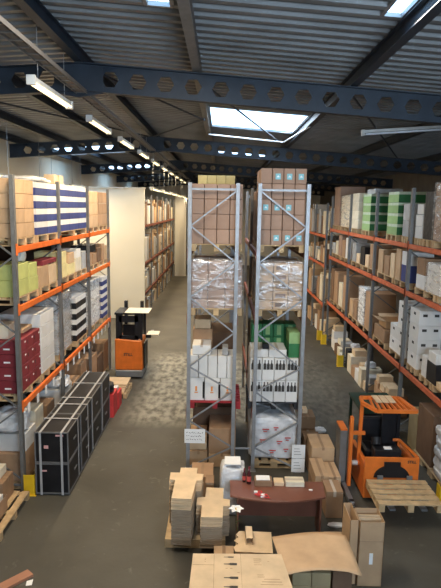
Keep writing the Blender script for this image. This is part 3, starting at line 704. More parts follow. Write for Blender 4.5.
carton(4.35, 5.1, 10.75, 11.6, .15, 1.1, DKBROWN, 'big dark brown carton behind the forklift under the right rack', tape=TAPE)
pallet(4.32, 5.15, 10.7, 11.65, 0, 'wooden pallet under the big dark brown carton, right floor', along='x')
carton(4.4, 5.0, 11.75, 12.3, .002, .9, OLIVE, 'olive carton on the floor past the big dark brown one')
pallet(4.32, 5.15, 9.7, 10.65, 0, 'wooden pallet under the white wrapped sacks, right floor', along='x')
for k in range(5):
    lump('wrapped_sack', f'white plastic wrapped sack, {["bottom", "second lowest", "middle", "second highest", "top"][k]} of the pile beside the nearest right post', 'sack', (4.70, 10.15, .148 + k * .206), (.80, .88, .2), CRUMP, 50 + k, rough=.05, power=6)

# ------------------------------------------------------------------ loads in the central racks
def bottle_print(parent, x, z, y, h, m=INK, sc=1.0, axis='y'):
    w = h * .15
    o = [(-w, 0), (w, 0), (w, h * .55), (w * .35, h * .72), (w * .35, h), (-w * .35, h), (-w * .35, h * .72), (-w, h * .55)]
    b = MB(); b.prism([(x + u, z + v) for u, v in o], y - .002, y, 'y'); link('bottle_print', b.mesh('bottle_print', m), parent)
YC0 = 10.92
tz = stack('left central top load', 'pinkish brown', -.60, .40, YC0, 12.1, 4.504, 4, 1, 4, .29, PINKB, cols='x')
tz = stack('left central wrapped load', 'tan', -.60, .42, YC0, 12.1, 3.224, 3, 1, 5, .19, PINKB, cols='x')
film(-.60, .42, YC0, 12.1, 3.38, tz + .02, 'shiny stretch film round the wrapped load in the left central rack', e=.03)
tz = stack('left central white load', 'tall white', -.62, .34, YC0 + .02, 12.0, 1.294, 3, 1, 1, .48, WHITE, cols='x', palmat=REDPAL, palx=(-.60, .44, YC0 - .05, 12.05))
whites = [o for o in C.objects if str(o.get('label', '')).endswith('left central white load') and o.name.startswith('carton')]
for o in whites:
    b = MB(); b.box(.125, .155, -.55, -.5235, .06, .40); link('black_strip', b.mesh('black_strip', BLACK), o)
    b = MB(); b.box(-.03, .01, -.532, -.5245, .20, .30); b.box(-.045, .025, -.532, -.5245, .16, .18); link('orange_print', b.mesh('orange_print', ORINK), o)
stack('left central rack above tall white cartons', 'narrow white', -.62, .34, YC0 + .02, 11.5, tz + .002, 5, 1, 1, .47, WHITE, cols='x', pal=False)
carton(-.56, -.18, 10.97, 11.5, tz + .476, .2, WHITE, 'single white carton on top of the left central white load', tape=TAPEW)
carton(.05, .17, 10.97, 11.3, tz + .476, .16, GREYC, 'narrow grey carton on top of the left central white load')
carton(-.58, -.16, 11.5, 12.0, tz + .48, .42, BROWN, 'brown carton behind the single white one, left central rack')
carton(-.55, -.2, 11.5, 12.0, tz + .905, .2, TAN, 'tan carton topmost on the brown one, left central rack')
# left floor level: heap of brown cartons
carton(-.20, .36, 10.93, 11.7, .30, .55, BROWN, 'wide brown carton with dark print, left central rack floor, upper', tape=TAPE)
carton(-.60, -.22, 10.93, 11.6, .002, .34, KRAFT, 'light brown carton on the floor, left central rack, left side', tape=TAPE)
carton(-.20, .36, 10.93, 11.6, .002, .29, KRAFT, 'light brown carton under the wide brown one, left central rack', tape=TAPE)
carton(-.60, -.24, 11.0, 11.6, .345, .16, TAN, 'flat tan carton, left central rack floor, lower of two')
carton(-.60, -.24, 11.05, 11.6, .51, .14, KRAFT, 'flat brown carton, left central rack floor, upper of two')
carton(-.55, .3, 11.75, 12.2, .002, 1.0, DKBROWN, 'large dark brown carton at the rear, left central rack floor')
# right central rack
tz = stack('right central top load', 'labelled brown', .73, 1.62, YC0, 12.1, 4.504, 4, 1, 5, .295, PINKB, cols='x', palx=(.73, 1.62, YC0, 12.1))
for o in [q for q in C.objects if str(q.get('label', '')).endswith('right central top load') and q.name.startswith('carton')]:
    if o['label'].split('carton, ')[1].startswith(('top', 'bottom', 'third')) and not ('third' in o['label'] and 'far right' in o['label']) and not ('top' in o['label'].split(',')[1] and 'far left' in o['label']) and not ('bottom' in o['label'] and 'far left' in o['label']):
        b = MB(); b.box(-.05, .05, -.592, -.5845, .08, .19); lb = link('blue_label', b.mesh('blue_label', CYAN), o)
        b = MB(); b.prism([(-.03, .12), (.03, .12), (0, .16)], -.595, -.5925, 'y'); link('label_mark', b.mesh('label_mark', PAPER), lb)
tz = stack('right central wrapped load', 'tan brown', .73, 1.64, YC0, 12.1, 3.224, 3, 1, 5, .185, KRAFT, cols='x')
for o in [q for q in C.objects if str(q.get('label', '')).endswith('right central wrapped load') and 'middle column' in q['label']]:
    b = MB(); b.box(-.10, .10, -.592, -.5845, .05, .13); link('dark_print', b.mesh('dark_print', DKBROWN), o)
film(.73, 1.64, YC0, 12.1, 3.38, tz + .02, 'shiny stretch film round the wrapped load in the right central rack', e=.03)
tz = stack('bottle load, right central rack', 'white bottle', .62, 1.60, YC0, 12.0, 1.294, 4, 1, 2, .46, WHITE, cols='x', palmat=DARKPAL, palx=(.60, 1.64, YC0 - .02, 12.1))
for o in [q for q in C.objects if str(q.get('label', '')).endswith('bottle load, right central rack') and q.name.startswith('carton')]:
    for k in range(3): bottle_print(o, (k - 1) * .068, .22, -.5345, .2)
stack('flat row over the bottle load', 'flat white', .62, 1.36, YC0 + .05, 11.6, tz + .002, 2, 1, 1, .17, WHITE, cols='x', pal=False, tape=TAPEW)
stack('green load, right central rack', 'green', .66, 1.62, 11.65, 12.1, tz + .002, 4, 1, 2, .28, GREENC, cols='x', pal=False)
for o in [q for q in C.objects if str(q.get('label', '')).endswith('green load, right central rack')]:
    b = MB(); b.box(-.045, .045, -.2225, -.2185, .04, .25); link('pale_band', b.mesh('pale_band', LGREEN), o)
carton(1.40, 1.62, 11.0, 11.55, tz + .002, .52, GREENC, 'upright green and pale carton at the right of the bottle load', style='band', second=LGREEN)
carton(.86, 1.0, 10.98, 11.15, tz + .178, .1, BLACK, 'small black box on the flat white row, right central rack')
pallet(.72, 1.62, YC0, 12.05, 0, 'wooden pallet under the white wrapped load on the floor, right central rack', along='x')
wl = lump('wrapped_load', 'white crumpled wrapped load with red print on the floor, right central rack', 'wrapped load', (1.16, 11.48, .147), (1.03, 1.02, .96), CRUMP, 77, rough=.035, power=8)
b = MB()
for (x, z, w) in ((-.25, .68, .14), (-.02, .72, .1), (-.3, .45, .16), (.05, .42, .12), (.22, .5, .12), (-.1, .22, .14), (.2, .25, .1)):
    b.box(x, x + w, -.545, -.53, z, z + .02); b.box(x + .02, x + w * .7, -.545, -.53, z - .045, z - .03)
link('red_print', b.mesh('red_print', REDINK), wl)
# loads behind, in the second pallet position and second bay
for (rk, xa, xc) in (('left central', -.60, .30), ('right central', .73, 1.62)):
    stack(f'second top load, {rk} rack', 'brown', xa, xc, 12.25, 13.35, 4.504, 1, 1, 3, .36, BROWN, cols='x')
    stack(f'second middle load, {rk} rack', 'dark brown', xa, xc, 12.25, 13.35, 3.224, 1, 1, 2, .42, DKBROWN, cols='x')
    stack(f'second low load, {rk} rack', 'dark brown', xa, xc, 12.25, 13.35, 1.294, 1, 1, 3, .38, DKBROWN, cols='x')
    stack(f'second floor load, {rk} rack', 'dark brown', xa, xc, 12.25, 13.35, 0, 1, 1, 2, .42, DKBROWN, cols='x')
    stack(f'third top load, {rk} rack', 'brown', xa, xc, 13.65, 14.8, 4.504, 1, 1, 3, .37, BROWN, cols='x')
for k in range(4):
    carton(-.60 + .225 * k, -.60 + .225 * (k + 1), 13.7, 14.5, 4.65 + 3 * .37 + .002, .36, YELLOW, f'pale yellow carton peeping over the left central rack, {["leftmost", "second from left", "third from left", "rightmost"][k]}')
# paper signs on the frames
o = tag(link('paper_sign', None, None, (-.48, 10.74, .60)), 'white paper sign with scribbled lines on the leftmost central post', 'sign')
b = MB(); b.box(-.21, .21, 0, .006, 0, .30); link('sheet', b.mesh('sheet', PAPER), o)
b = MB(); rnd = random.Random(5)
for r_ in range(3):
    x = -.17
    while x < .15:
        w = rnd.uniform(.012, .035); zc_ = .22 - r_ * .07; b.bar((x, -.001, zc_ + rnd.uniform(-.015, .01)), (x + w, -.001, zc_ + rnd.uniform(-.01, .02)), .002, .009); x += w + rnd.uniform(.006, .03)
link('handwriting', b.mesh('handwriting', INK), o)
for k, z in enumerate((.32, .02)):
    o = tag(link('paper_sign', None, None, (1.64, 10.72, z)), f'white paper sheet on the rightmost central post, {"upper" if k == 0 else "lower"} of two', 'sign')
    b = MB(); b.box(-.135, .135, 0, .006, 0, .29); link('sheet', b.mesh('sheet', PAPER), o)
    b = MB()
    for r_ in range(3): b.box(-.09, .02 + .02 * r_, -.002, 0, .20 - .06 * r_, .207 - .06 * r_)
    link('handwriting', b.mesh('handwriting', INK), o)

# ------------------------------------------------------------------ far racks
FM = [BROWN, TAN, CREAM, DKBROWN, KRAFT, GREYC, WHITE]
def mass(name, label, x0, x1, yslots, levels, seed):
    rnd = random.Random(seed); b = MB()
    for z, hh in levels:
        for y, w in yslots:
            h = rnd.uniform(.6, 1.0) * hh; dx = rnd.uniform(0, .12); sx = 1 if x1 > 0 else -1
            a, c = (x0 + dx, x1) if sx > 0 else (x0, x1 - dx)
            b.box(a, c, y, y + w, z, z + h, rnd.randrange(7))
            if rnd.random() < .7: b.box(a + .1, c - .12, y + w * .1, y + w * .7, z + h + .002, z + h + .2, rnd.randrange(7))
    o = link(name, b.mesh(name, FM)); tag(o, label, 'boxes', kind='stuff'); return o
mass('stored_cartons', 'mixed cartons filling the distant left rack beyond the white partition', -4.5, -3.72, [(26.75 + 2.7 * k + q * .63, .57) for k in range(6) for q in range(4)], ((4.452, 1.1), (2.652, 1.3), (1.202, .95), (.002, .85)), 99)
mass('stored_cartons', 'mixed tan and brown cartons filling the distant right rack past the gap', 4.25, 5.1, [(22.7, .55), (23.4, .55), (24.0, .55), (24.6, .55), (25.45, .6), (26.1, .6), (26.8, .6)], ((4.302, 1.1), (3.102, .75), (1.502, 1.1), (.002, .95)), 17)

# ------------------------------------------------------------------ black strapped cases by the left rack
for k in range(4):
    for j in range(2):
        y0 = 9.66 + k * .95; pos = ['nearest the viewer', 'second in the row', 'third in the row', 'last in the row'][k]
        o = empty('flight_case', f'black case with grey edges, {"upper" if j else "lower"} one, {pos}', 'case', (-3.065, y0 + .46, .03 + j * .61))
        b = MB(); b.box(-.30, .30, -.45, .45, 0, .60); link('shell', b.mesh('shell', BLACK, bevel=.008), o)
        b = MB()
        for sx in (-1, 1):
            for sy in (-1, 1): b.box(sx * .302 - .012, sx * .302 + .012, sy * .452 - .012, sy * .452 + .012, 0, .60)
            for z in (.012, .59): b.box(sx * .302 - .01, sx * .302 + .01, -.45, .45, z - .012, z + .012)
        for sy in (-1, 1):
            for z in (.012, .59): b.box(-.30, .30, sy * .452 - .01, sy * .452 + .01, z - .012, z + .012)
        link('edge_trim', b.mesh('edge_trim', TRIM), o)
        if k == 0:
            b = MB(); b.box(*((-.14, -.06) if j else (-.22, -.10)), -.458, -.4515, *((.28, .34) if j else (.44, .47))); link('sticker', b.mesh('sticker', PINK), o)
        if k == 0 and j:
            b = MB(); b.box(.08, .22, -.458, -.4515, .52, .55); link('sticker', b.mesh('sticker', PINK), o)
        b = MB(); b.box(.304, .32, -.08, .08, .30, .33); link('handle', b.mesh('handle', GREY), o)
b = MB(); b.box(-3.35, -2.78, 9.7, 13.4, 0, .028); tag(link('base_board', b.mesh('base_board', DARKPAL)), 'thin dark base board under the row of black cases', 'board')
for k, x in enumerate((-3.26, -2.87)):
    b = MB(); b.box(x - .02, x + .02, 9.63, 13.47, 1.246, 1.252); b.box(x - .02, x + .02, 9.618, 9.626, .03, 1.25)
    tag(link('strap', b.mesh('strap', STRAP)), f'pale grey strap running lengthwise over the black cases, {"left" if k == 0 else "right"} one', 'strap')
for k, y in enumerate((10.3, 11.1, 11.5, 12.5)):
    b = MB(); b.box(-3.40, -2.73, y - .02, y + .02, 1.254, 1.26); b.box(-2.738, -2.732, y - .02, y + .02, .1, 1.26); b.box(-3.40, -3.394, y - .02, y + .02, .1, 1.26)
    tag(link('strap', b.mesh('strap', STRAP)), f'pale grey strap crossing over the black cases, {ORD[k]} from the viewer', 'strap')
lump('black_bag', 'black bag heaped at the far end of the black cases', 'bag', (-2.95, 13.75, .62), (.5, .45, .25), BLACKC, 61)
carton(-3.2, -2.68, 13.55, 14.1, .002, .61, REDB, 'red and pale carton beyond the black cases', style='band', second=REDB)
carton(-3.15, -2.66, 14.15, 14.6, .002, .45, REDB, 'red carton standing right behind the black bag')
carton(-2.98, -2.72, 14.2, 14.5, .455, .1, WHITE, 'white packet on the second red carton by the left aisle', 'packet', name='packet')
pallet(-3.5, -2.6, 15.0, 16.0, 0, 'wooden pallet of flat brown sheets before the left forklift', along='y')
for k in range(4):
    carton(-3.45 + .04 * k, -2.68 + .02 * k, 15.05 + .05 * k, 15.9, .148 + .05 * k, .045, TAN, f'flat tan cardboard sheet before the left forklift, {["lowest", "second lowest", "second highest", "highest"][k]}', 'cardboard', name='cardboard_sheet')

# ------------------------------------------------------------------ forklift on the left aisle
o = empty('forklift', 'orange reach truck seen from behind, at the left rack near the white partition', 'forklift', (-2.83, 16.8, 0))
b = MB(); b.prism([(-.43, .28), (.43, .28), (.40, 1.22), (-.43, 1.28)], 0, .95, 'y')
bd = link('body', b.mesh('body', FORKO, bevel=.03), o)
text_obj('STILL', .12, INK, bd, (-.02, -.004, .78), (R(90), 0, 0), bold=True)
b = MB(); b.box(-.42, .42, -.02, 1.3, .06, .28); link('chassis', b.mesh('chassis', GREY, bevel=.02), o)
b = MB(); b.box(.43, .47, .2, .9, .3, 1.1); link('side_cover', b.mesh('side_cover', BLACK), o)
for x in (-.40, .36):
    for y in (0.03, .85):
        b = MB(); b.box(x, x + .06, y, y + .06, 1.24, 2.06); link('cab_post', b.mesh('cab_post', BLACK), o)
b = MB(); b.box(-.43, .43, 0, .95, 2.04, 2.10); rf = link('overhead_guard', b.mesh('overhead_guard', BLACK), o)
b = MB(); b.box(-.36, -.22, .04, .10, 1.28, 2.04); b.box(.18, .36, .04, .10, 1.28, 2.04); b.box(-.3, .3, .04, .1, 1.80, 2.0); b.box(-.3, .3, .04, .1, 1.24, 1.38); link('rear_frame', b.mesh('rear_frame', BLACK), o)
b = MB(); b.box(-.25, .25, .4, .5, 1.28, 1.65); link('seat', b.mesh('seat', BLACK, bevel=.02), o)
for x in (-.3, .22):
    b = MB(); b.box(x, x + .1, 1.0, 1.14, .05, 2.3); link('mast', b.mesh('mast', BLACK), o)
for x in (.02, .45):
    b = MB(); b.tube((x - .25 - .03, .25, .12), (x - .25 + .06, .25, .12), .12, 16); link('wheel', b.mesh('wheel', BLACK), o)
b = MB(); b.box(.0, .10, 1.15, 1.2, 1.0, 1.2) ; b.box(-.3, .55, 1.15, 1.2, 1.05, 1.15); link('fork_carriage', b.mesh('fork_carriage', BLACK), o)
for x in (-.2, .42):
    b = MB(); b.box(x, x + .1, 1.2, 2.2, 1.05, 1.09); link('fork', b.mesh('fork', GREY), o)
b = MB(); b.box(-.12, .62, -.02, .85, 2.104, 2.112); tag(link('board', b.mesh('board', CREAM), None, (-2.83, 16.8, 0)), 'pale board lying on the roof of the left forklift', 'board')
carton(-2.45, -2.05, 18.05, 18.6, 1.095, .05, CREAM, 'pale flat board on the forks of the left forklift', 'board', name='board')

# ------------------------------------------------------------------ forklift on the right aisle
o = empty('forklift', 'orange reach truck with slatted roof, carrying a pallet, on the right', 'forklift', (3.2, 9.62, 0))
def part(nm, bm_, m, bev=0, par=None): return link(nm, bm_.mesh(nm, m, bevel=bev), par or o)
b = MB(); b.box(-.50, .50, 0, .04, .08, .88); b.box(-.50, -.42, .04, 1.1, .08, .75); b.box(.42, .50, .04, 1.1, .08, .75)
fp = part('front_panel', b, FORKO, .008)
b = MB(); n = 12; b.prism([(.33 * math.cos(math.pi * k / n), .50 + .24 * math.sin(math.pi * k / n)) for k in range(n + 1)], -.02, -.002, 'y'); b.box(-.15, .15, -.024, -.002, .70, .80); part('black_arch', b, BLACK)
text_obj('STILL', .07, INK, fp, (.36, -.003, .80), (R(90), 0, 0), bold=True)
b = MB(); b.box(-.42, .42, .05, 1.15, .10, .60); part('chassis', b, BLACK, .01)
b = MB(); b.box(-.36, .30, .5, .95, .62, .80); part('seat', b, BLACK, .03)
b = MB(); b.box(-.36, .30, .9, 1.02, .80, 1.30); part('backrest', b, BLACK, .03)
b = MB(); b.box(-.30, .20, .10, .34, .6, .98); dsh = part('dashboard', b, BLACK, .02)
b = MB(); b.box(-.12, .02, .12, .22, .985, 1.0); part('display', b, PAPER, 0, dsh)
b = MB(); b.tube((-.22, .3, 1.0), (-.22, .36, 1.12), .09, 16); part('steering_wheel', b, BLACK, 0, dsh)
for (x, y, x2, y2) in ((-.50, .50, -.48, .50), (.30, .72, .30, .72)):
    b = MB(); b.bar((x, y, .86 if y < .1 else .6), (x2, y2, 1.76), .06, .06); part('roof_post', b, FORKO if x < 0 else BLACK)
b = MB(); b.box(-.02, .26, .70, .76, .6, 1.76); part('mast_shield', b, BLACK)
b = MB(); Z = 1.77
for (p, q) in (((-.34, 0), (.38, 0)), ((-.46, .72), (.28, .72)), ((-.34, 0), (-.50, .42)), ((-.50, .42), (-.46, .72)), ((.38, 0), (.28, .72))):
    b.bar((p[0], p[1], Z), (q[0], q[1], Z), .06, .06)
og = part('overhead_guard', b, FORKO)
for k in range(8):
    x = -.37 + .1 * k; b = MB(); b.bar((x, .02, Z), (x * .8, .70, Z), .035, .045); part('roof_slat', b, FORKO, 0, og)
for k, x in enumerate((-.20, -.07, .06)):
    b = MB(); b.box(x - .055, x + .055, .35, .74, Z + .03, Z + .045); tag(link('board', b.mesh('board', TAN), None, (3.2, 9.62, 0)), f'pale wooden board on the forklift roof, {["left", "middle", "right"][k]} of three', 'board')
# side arm rail on the right
b = MB(); b.tube((.47, .03, .88), (.30, .60, .97), .03, 8); b.tube((.30, .60, .97), (.18, .60, .97), .03, 8); b.tube((.30, .60, .97), (.30, .60, .6), .03, 8); part('arm_rail', b, FORKO)
# mast on the left with rollers
for x, zt_ in ((-.68, 1.50), ):
    b = MB(); b.box(x - .03, x + .03, .36, .46, .12, zt_); part('mast', b, FORKO, .005)
for z in (.55, 1.15):
    b = MB(); b.box(-.70, -.42, .38, .44, z, z + .06); part('mast_bar', b, FORKO)
b = MB(); b.tube((-.66, .32, .62), (-.56, .32, .62), .05, 14); part('roller', b, mat('bare steel', (.7, .7, .7), .3, metal=.7))
b = MB(); b.box(-.86, -.73, .5, .9, .14, 1.18); bt = part('battery_case', b, DSTEEL, .01)
b = MB(); b.box(-.86, -.73, .49, .91, 1.181, 1.22); part('battery_lid', b, FORKO, .005, bt)
b = MB(); b.box(-.80, -.71, -.25, 2.3, .03, .13); part('outrigger', b, GREY, .01)
b = MB(); b.box(.52, .60, -.25, 1.4, .03, .13); part('outrigger', b, GREY, .01)
for x in (-.755, .56):
    for y in (-.18, 1.2):
        b = MB(); b.tube((x - .04, y, .075), (x + .04, y, .075), .072, 16); part('wheel', b, BLACK)
for x in (-.22, .32):
    b = MB(); b.box(x - .05, x + .05, -.85, -.03, .32, .355); b.box(x - .05, x + .05, -.06, -.03, .1, .55); part('fork', b, GREY)
pallet(2.71, 3.79, 8.66, 9.52, .358, 'pale wooden pallet carried low on the forks of the right forklift', along='y', fine=True)

# dark green steel table behind the right forklift
o = empty('steel_table', 'dark green steel table standing behind the right forklift', 'table', (4.0, 13.2, 0))
b = MB(); b.box(-.75, .2, -.9, .2, .78, .84); b.box(-.75, .2, -.9, -.84, .70, .78); link('table_top', b.mesh('table_top', DKGREEN), o)
for x in (-.70, .14):
    for y in (-.85, .14):
        b = MB(); b.box(x - .03, x + .03, y - .03, y + .03, 0, .78); link('leg', b.mesh('leg', DKGREEN), o)
b = MB(); b.box(-.7, .14, -.87, -.84, .2, .7); link('side_panel', b.mesh('side_panel', BLACK), o)

# ------------------------------------------------------------------ desk and what stands on it
o = empty('desk', 'reddish brown desk with a bowed front edge before the central racks', 'desk', (1.0, 8.6, 0))
n = 14; out = [(-.79, .33), (-.79, -.18)] + [(-.79 + 1.55 * k / n, -.18 - .16 * math.sin(math.pi * k / n)) for k in range(1, n)] + [(.76, -.18), (.80, .33)]
b = MB(); b.prism(out, .71, .745); link('top', b.mesh('top', DESK, bevel=.004), o)
for x in (-.66, .70):
    b = MB(); b.box(x - .015, x + .015, -.12, .28, 0, .708); link('leg', b.mesh('leg', DESK), o)
b = MB(); b.box(-.64, .68, .16, .18, .2, .708); link('modesty_panel', b.mesh('modesty_panel', DESK), o)
carton(.62, .92, 8.72, 8.92, .747, .10, BROWN, 'small brown open-topped box with white papers on the desk back edge')
b = MB(); b.box(.65, .88, 8.74, 8.9, .85, .86); tag(link('papers', b.mesh('papers', PAPER)), 'white papers lying on the small brown box on the desk', 'paper')
carton(.95, 1.12, 8.74, 8.92, .747, .07, TAN, 'low tan box in the middle of the desk back edge')
carton(1.14, 1.46, 8.72, 8.93, .747, .09, CREAM, 'pale box at the right of the desk back edge', tape=TAPEW)
def bottle(x, y, z, label, m=WINE, h=.3):
    b = MB(); s = h / .3; b.lathe([(.001, 0), (.037 * s, 0), (.038 * s, .17 * s), (.03 * s, .205 * s), (.015 * s, .23 * s), (.014 * s, .29 * s)], n=14)
    o = tag(link('wine_bottle', b.mesh('glass', m, smooth=True), None, (x, y, z)), label, 'bottle')
    c = MB(); c.lathe([(.0155 * s, 0), (.0155 * s, .055 * s)], (0, 0, .25 * s), 12); link('capsule', c.mesh('capsule', REDC), o)
    c = MB(); c.lathe([(.039 * s, 0), (.039 * s, .09 * s)], (0, 0, .05 * s), 14); link('paper_label', c.mesh('paper_label', REDINK), o); return o
bottle(.53, 8.82, .747, 'dark red bottle at the left back of the desk')
bottle(.45, 8.88, .747, 'shorter dark bottle beside the white plastic sack', h=.24)
# red and white ribbon in a loose heap
b = MB(); rnd = random.Random(3); pts = []
for k in range(60):
    t = k * .42; r = .05 + .03 * math.sin(k * .9); pts.append((.66 + .0022 * k + r * math.cos(t), 8.47 - .002 * k + r * .8 * math.sin(t), .757 + .012 * (1 + math.sin(k * .7))))
for k in range(59): b.bar(pts[k], pts[k + 1], .016, .004)
rb = tag(link('ribbon', b.mesh('ribbon', REDB)), 'red and white ribbon tangled on the desk top', 'ribbon')
b = MB(); b.box(.70, .77, 8.36, 8.44, .747, .775); b.box(.60, .66, 8.5, 8.55, .747, .765); link('white_ribbon', b.mesh('white_ribbon', PAPER), rb)
b = MB(); b.box(1.52, 1.58, 8.62, 8.66, .7455, .75); tag(link('paper_scrap', b.mesh('paper_scrap', PAPER)), 'tiny white paper scrap on the desk near its right end', 'paper')
# crumpled white sack with paper left of the desk
lump('plastic_sack', 'crumpled pale grey plastic sack at the left back of the desk', 'sack', (.26, 9.3, .0), (.44, .5, .88), CRUMP, 91, rough=.05, power=7)
b = MB(); b.box(.12, .40, 9.1, 9.42, .935, .95); tag(link('papers', b.mesh('papers', PAPER)), 'white sheets of paper lying on the grey plastic sack', 'paper')
carton(-.22, -.06, 9.2, 9.5, .002, .55, BROWN, 'brown carton end beside the grey plastic sack')
carton(-.5, -.08, 9.6, 10.2, .002, .45, BROWN, 'brown carton on the floor behind the flattened carton stacks', tape=TAPE)

# ------------------------------------------------------------------ flattened cartons on a pallet, left of the desk
pallet(-.82, .14, 8.12, 9.0, 0, 'wooden pallet under the two stacks of flattened cartons', along='x', fine=True)
def bundle(out, z0, h, n, label, m, cx=0, cy=0):
    b = MB(); t = h / n; rnd = random.Random(label)
    for k in range(n):
        dx, dy = rnd.uniform(-.008, .008), rnd.uniform(-.008, .008)
        b.prism([(x + dx, y + dy) for x, y in out], k * t, k * t + t * .72)
    return tag(link('flattened_cartons', b.mesh('flattened_cartons', m), None, (cx, cy, z0)), label, 'cardboard')
L1 = [(-.71, 7.98), (-.40, 7.96), (-.35, 8.55), (-.26, 8.56), (-.24, 8.78), (-.36, 8.8), (-.35, 9.0), (-.64, 9.0), (-.64, 8.82), (-.80, 8.82), (-.79, 8.58), (-.70, 8.56)]
L2 = [(-.25, 7.9), (.08, 7.9), (.09, 8.22), (.20, 8.24), (.20, 8.44), (.09, 8.46), (.10, 8.8), (-.19, 8.82), (-.20, 8.5), (-.33, 8.48), (-.335, 8.26), (-.25, 8.24)]
for k in range(4): bundle(L1, .147 + .196 * k, .194, 7, f'bundle of flattened cartons in the taller left stack, {["lowest", "second lowest", "second highest", "topmost"][k]}', STACKC if k < 3 else TAN)
for k in range(3): bundle(L2, .147 + .176 * k, .174, 6, f'bundle of flattened cartons in the lower right stack, {["lowest", "middle", "topmost"][k]}', STACKC if k < 2 else TAN)
# open carton with loose flaps, and the pieces in front of the desk
open_carton(.30, .80, 7.62, 8.05, 0, .30, TAN, 'torn open tan carton on the floor in front of the desk', flaps=False)
b = MB(); rnd = random.Random(8)
out = [(.28, 7.58), (.84, 7.56), (.86, 8.10), (.36, 8.12), (.30, 8.02), (.34, 7.95), (.27, 7.86), (.33, 7.78), (.26, 7.70)]
b.prism(out, .302, .310); tag(link('cardboard_sheet', b.mesh('cardboard_sheet', TAN)), 'torn edged tan cardboard sheet lying before the desk', 'cardboard')
b = MB(); w = .055
for (x0, x1, z0, z1) in ((-w, w, 0, .006), (-w, w, .10, .106), (-w, -w + .006, 0, .106), (w - .006, w, 0, .106)): b.box(x0, x1, -.16, .16, z0, z1)
tag(link('cardboard_sleeve', b.mesh('cardboard_sleeve', TAN), None, (.50, 7.92, .312)), 'open ended cardboard sleeve lying on the torn tan sheet', 'cardboard')
carton(-.04, .27, 7.5, 7.9, .002, .2, KRAFT, 'low brown carton between the pallet and the torn sheet', tape=TAPE)
# white flower
fo = empty('artificial_flower', 'white open flower standing in front of the desk at its left', 'flower', (.30, 8.2, 0))
b = MB(); b.tube((.06, .02, .0), (0, 0, .62), .004, 6); b.bar((0.0, 0, .4), (.07, -.03, .47), .03, .003); link('stem', b.mesh('stem', mat('green stem', (.06, .18, .05), .6)), fo)
for k in range(6):
    a = k * math.pi / 3; b = MB(); d = Vector((math.cos(a), math.sin(a), 0)); e = Vector((-d.y, d.x, 0)); c0 = Vector((0, 0, .62))
    P = [c0, c0 + d * .07 + e * .045 + Vector((0, 0, .035)), c0 + d * .13 + Vector((0, 0, .02)), c0 + d * .07 - e * .045 + Vector((0, 0, .03)), c0 + d * .05 + Vector((0, 0, .018))]
    b.poly(P + [p - Vector((0, 0, .003)) for p in P], [(0, 1, 4), (1, 2, 4), (2, 3, 4), (3, 0, 4), (5, 9, 6), (6, 9, 7), (7, 9, 8), (8, 9, 5), (0, 5, 6, 1), (1, 6, 7, 2), (2, 7, 8, 3), (3, 8, 5, 0)])
    link('petal', b.mesh('petal', PETAL), fo)
b = MB(); b.tube((0, 0, .622), (0, 0, .66), .008, 8); link('stamen', b.mesh('stamen', YEL), fo)
# big printed sheet at the bottom of the view, on cartons
for k in range(2):
    carton(-.22 + .5 * k, .27 + .5 * k, 6.0, 6.7, .002, .775, KRAFT, f'brown carton hidden under the big printed sheet, {"left" if k == 0 else "right"} one', tape=TAPE)
sh = empty('cardboard_sheet', 'big tan cardboard sheet printed with bottle outlines, bottom of the view', 'cardboard', (.27, 6.4, .785))
b = MB(); b.prism([(-.60, -.55), (.70, -.55), (.60, .42), (-.58, .40)], 0, .008); link('sheet', b.mesh('sheet', TAN), sh)
b = MB(); b.box(-.575, -.30, .165, .17, .0082, .0092); b.box(-.30, -.296, -.55, .40, .0082, .0092); b.box(.05, .053, -.55, .41, .0082, .0092); link('crease', b.mesh('crease', BROWN), sh)
for k, (y, L_) in enumerate(((.335, .13), (.19, .17), (-.08, .18), (-.25, .17))):
    b = MB(); w = .022 if k else .012; x0 = -.17
    b.prism([(x0, y - w * .3), (x0 + L_ * .35, y - w * .4), (x0 + L_ * .5, y - w), (x0 + L_, y - w), (x0 + L_, y + w), (x0 + L_ * .5, y + w), (x0 + L_ * .35, y + w * .4), (x0, y + w * .3)], .0082, .0095)
    link('bottle_print', b.mesh('bottle_print', INK), sh)
b = MB(); rnd = random.Random(12)
for (x, y, w) in ((.22, .30, .10), (.22, .26, .10), (.22, .22, .08), (.22, .18, .10), (.40, .25, .02), (-.42, .30, .012), (-.42, .27, .012), (-.42, .23, .012), (-.15, .10, .03), (-.09, .10, .03), (.0, .02, .03), (.25, -.02, .08), (.25, -.06, .09), (.33, -.1, .2), (.30, -.15, .25), (.28, -.2, .28)):
    b = MB(); b.box(x, x + w, y, y + .008, .0082, .0092); link('faint_print', b.mesh('faint_print', BROWN), sh)
# curved kraft sheet over olive cartons
for j in range(4):
    for i in range(2):
        carton(.98 + .25 * i, 1.23 + .25 * i, 6.5, 7.1, .002 + .187 * j, .185, OLIVE, f'olive carton under the curved kraft sheet, {["bottom", "second lowest", "second highest", "top"][j]} {"right" if i else "left"} one')
carton(1.52, 1.78, 6.6, 7.1, .002, .7, DKBROWN, 'dark brown carton at the right under the curved kraft sheet')
b = MB(); nx, ny = 16, 10; pts = []
c00, c10, c01, c11 = Vector((.87, 6.42, 0)), Vector((1.88, 6.50, 0)), Vector((.78, 7.25, 0)), Vector((1.84, 7.32, 0))
for j in range(ny + 1):
    for i in range(nx + 1):
        u, v = i / nx, j / ny; p = c00.lerp(c10, u).lerp(c01.lerp(c11, u), v)
        z = .768 + .055 * math.sin(math.pi * u) * (1 - .3 * v) - .05 * max(0, u - .8) / .2 * (1 - v) + .01 * math.sin(6 * u + 3 * v)
        pts.append((p.x, p.y + .04 * math.sin(math.pi * u) * v, z))
top = pts; bot = [(x, y, z - .006) for x, y, z in pts]; N_ = len(pts); f = []
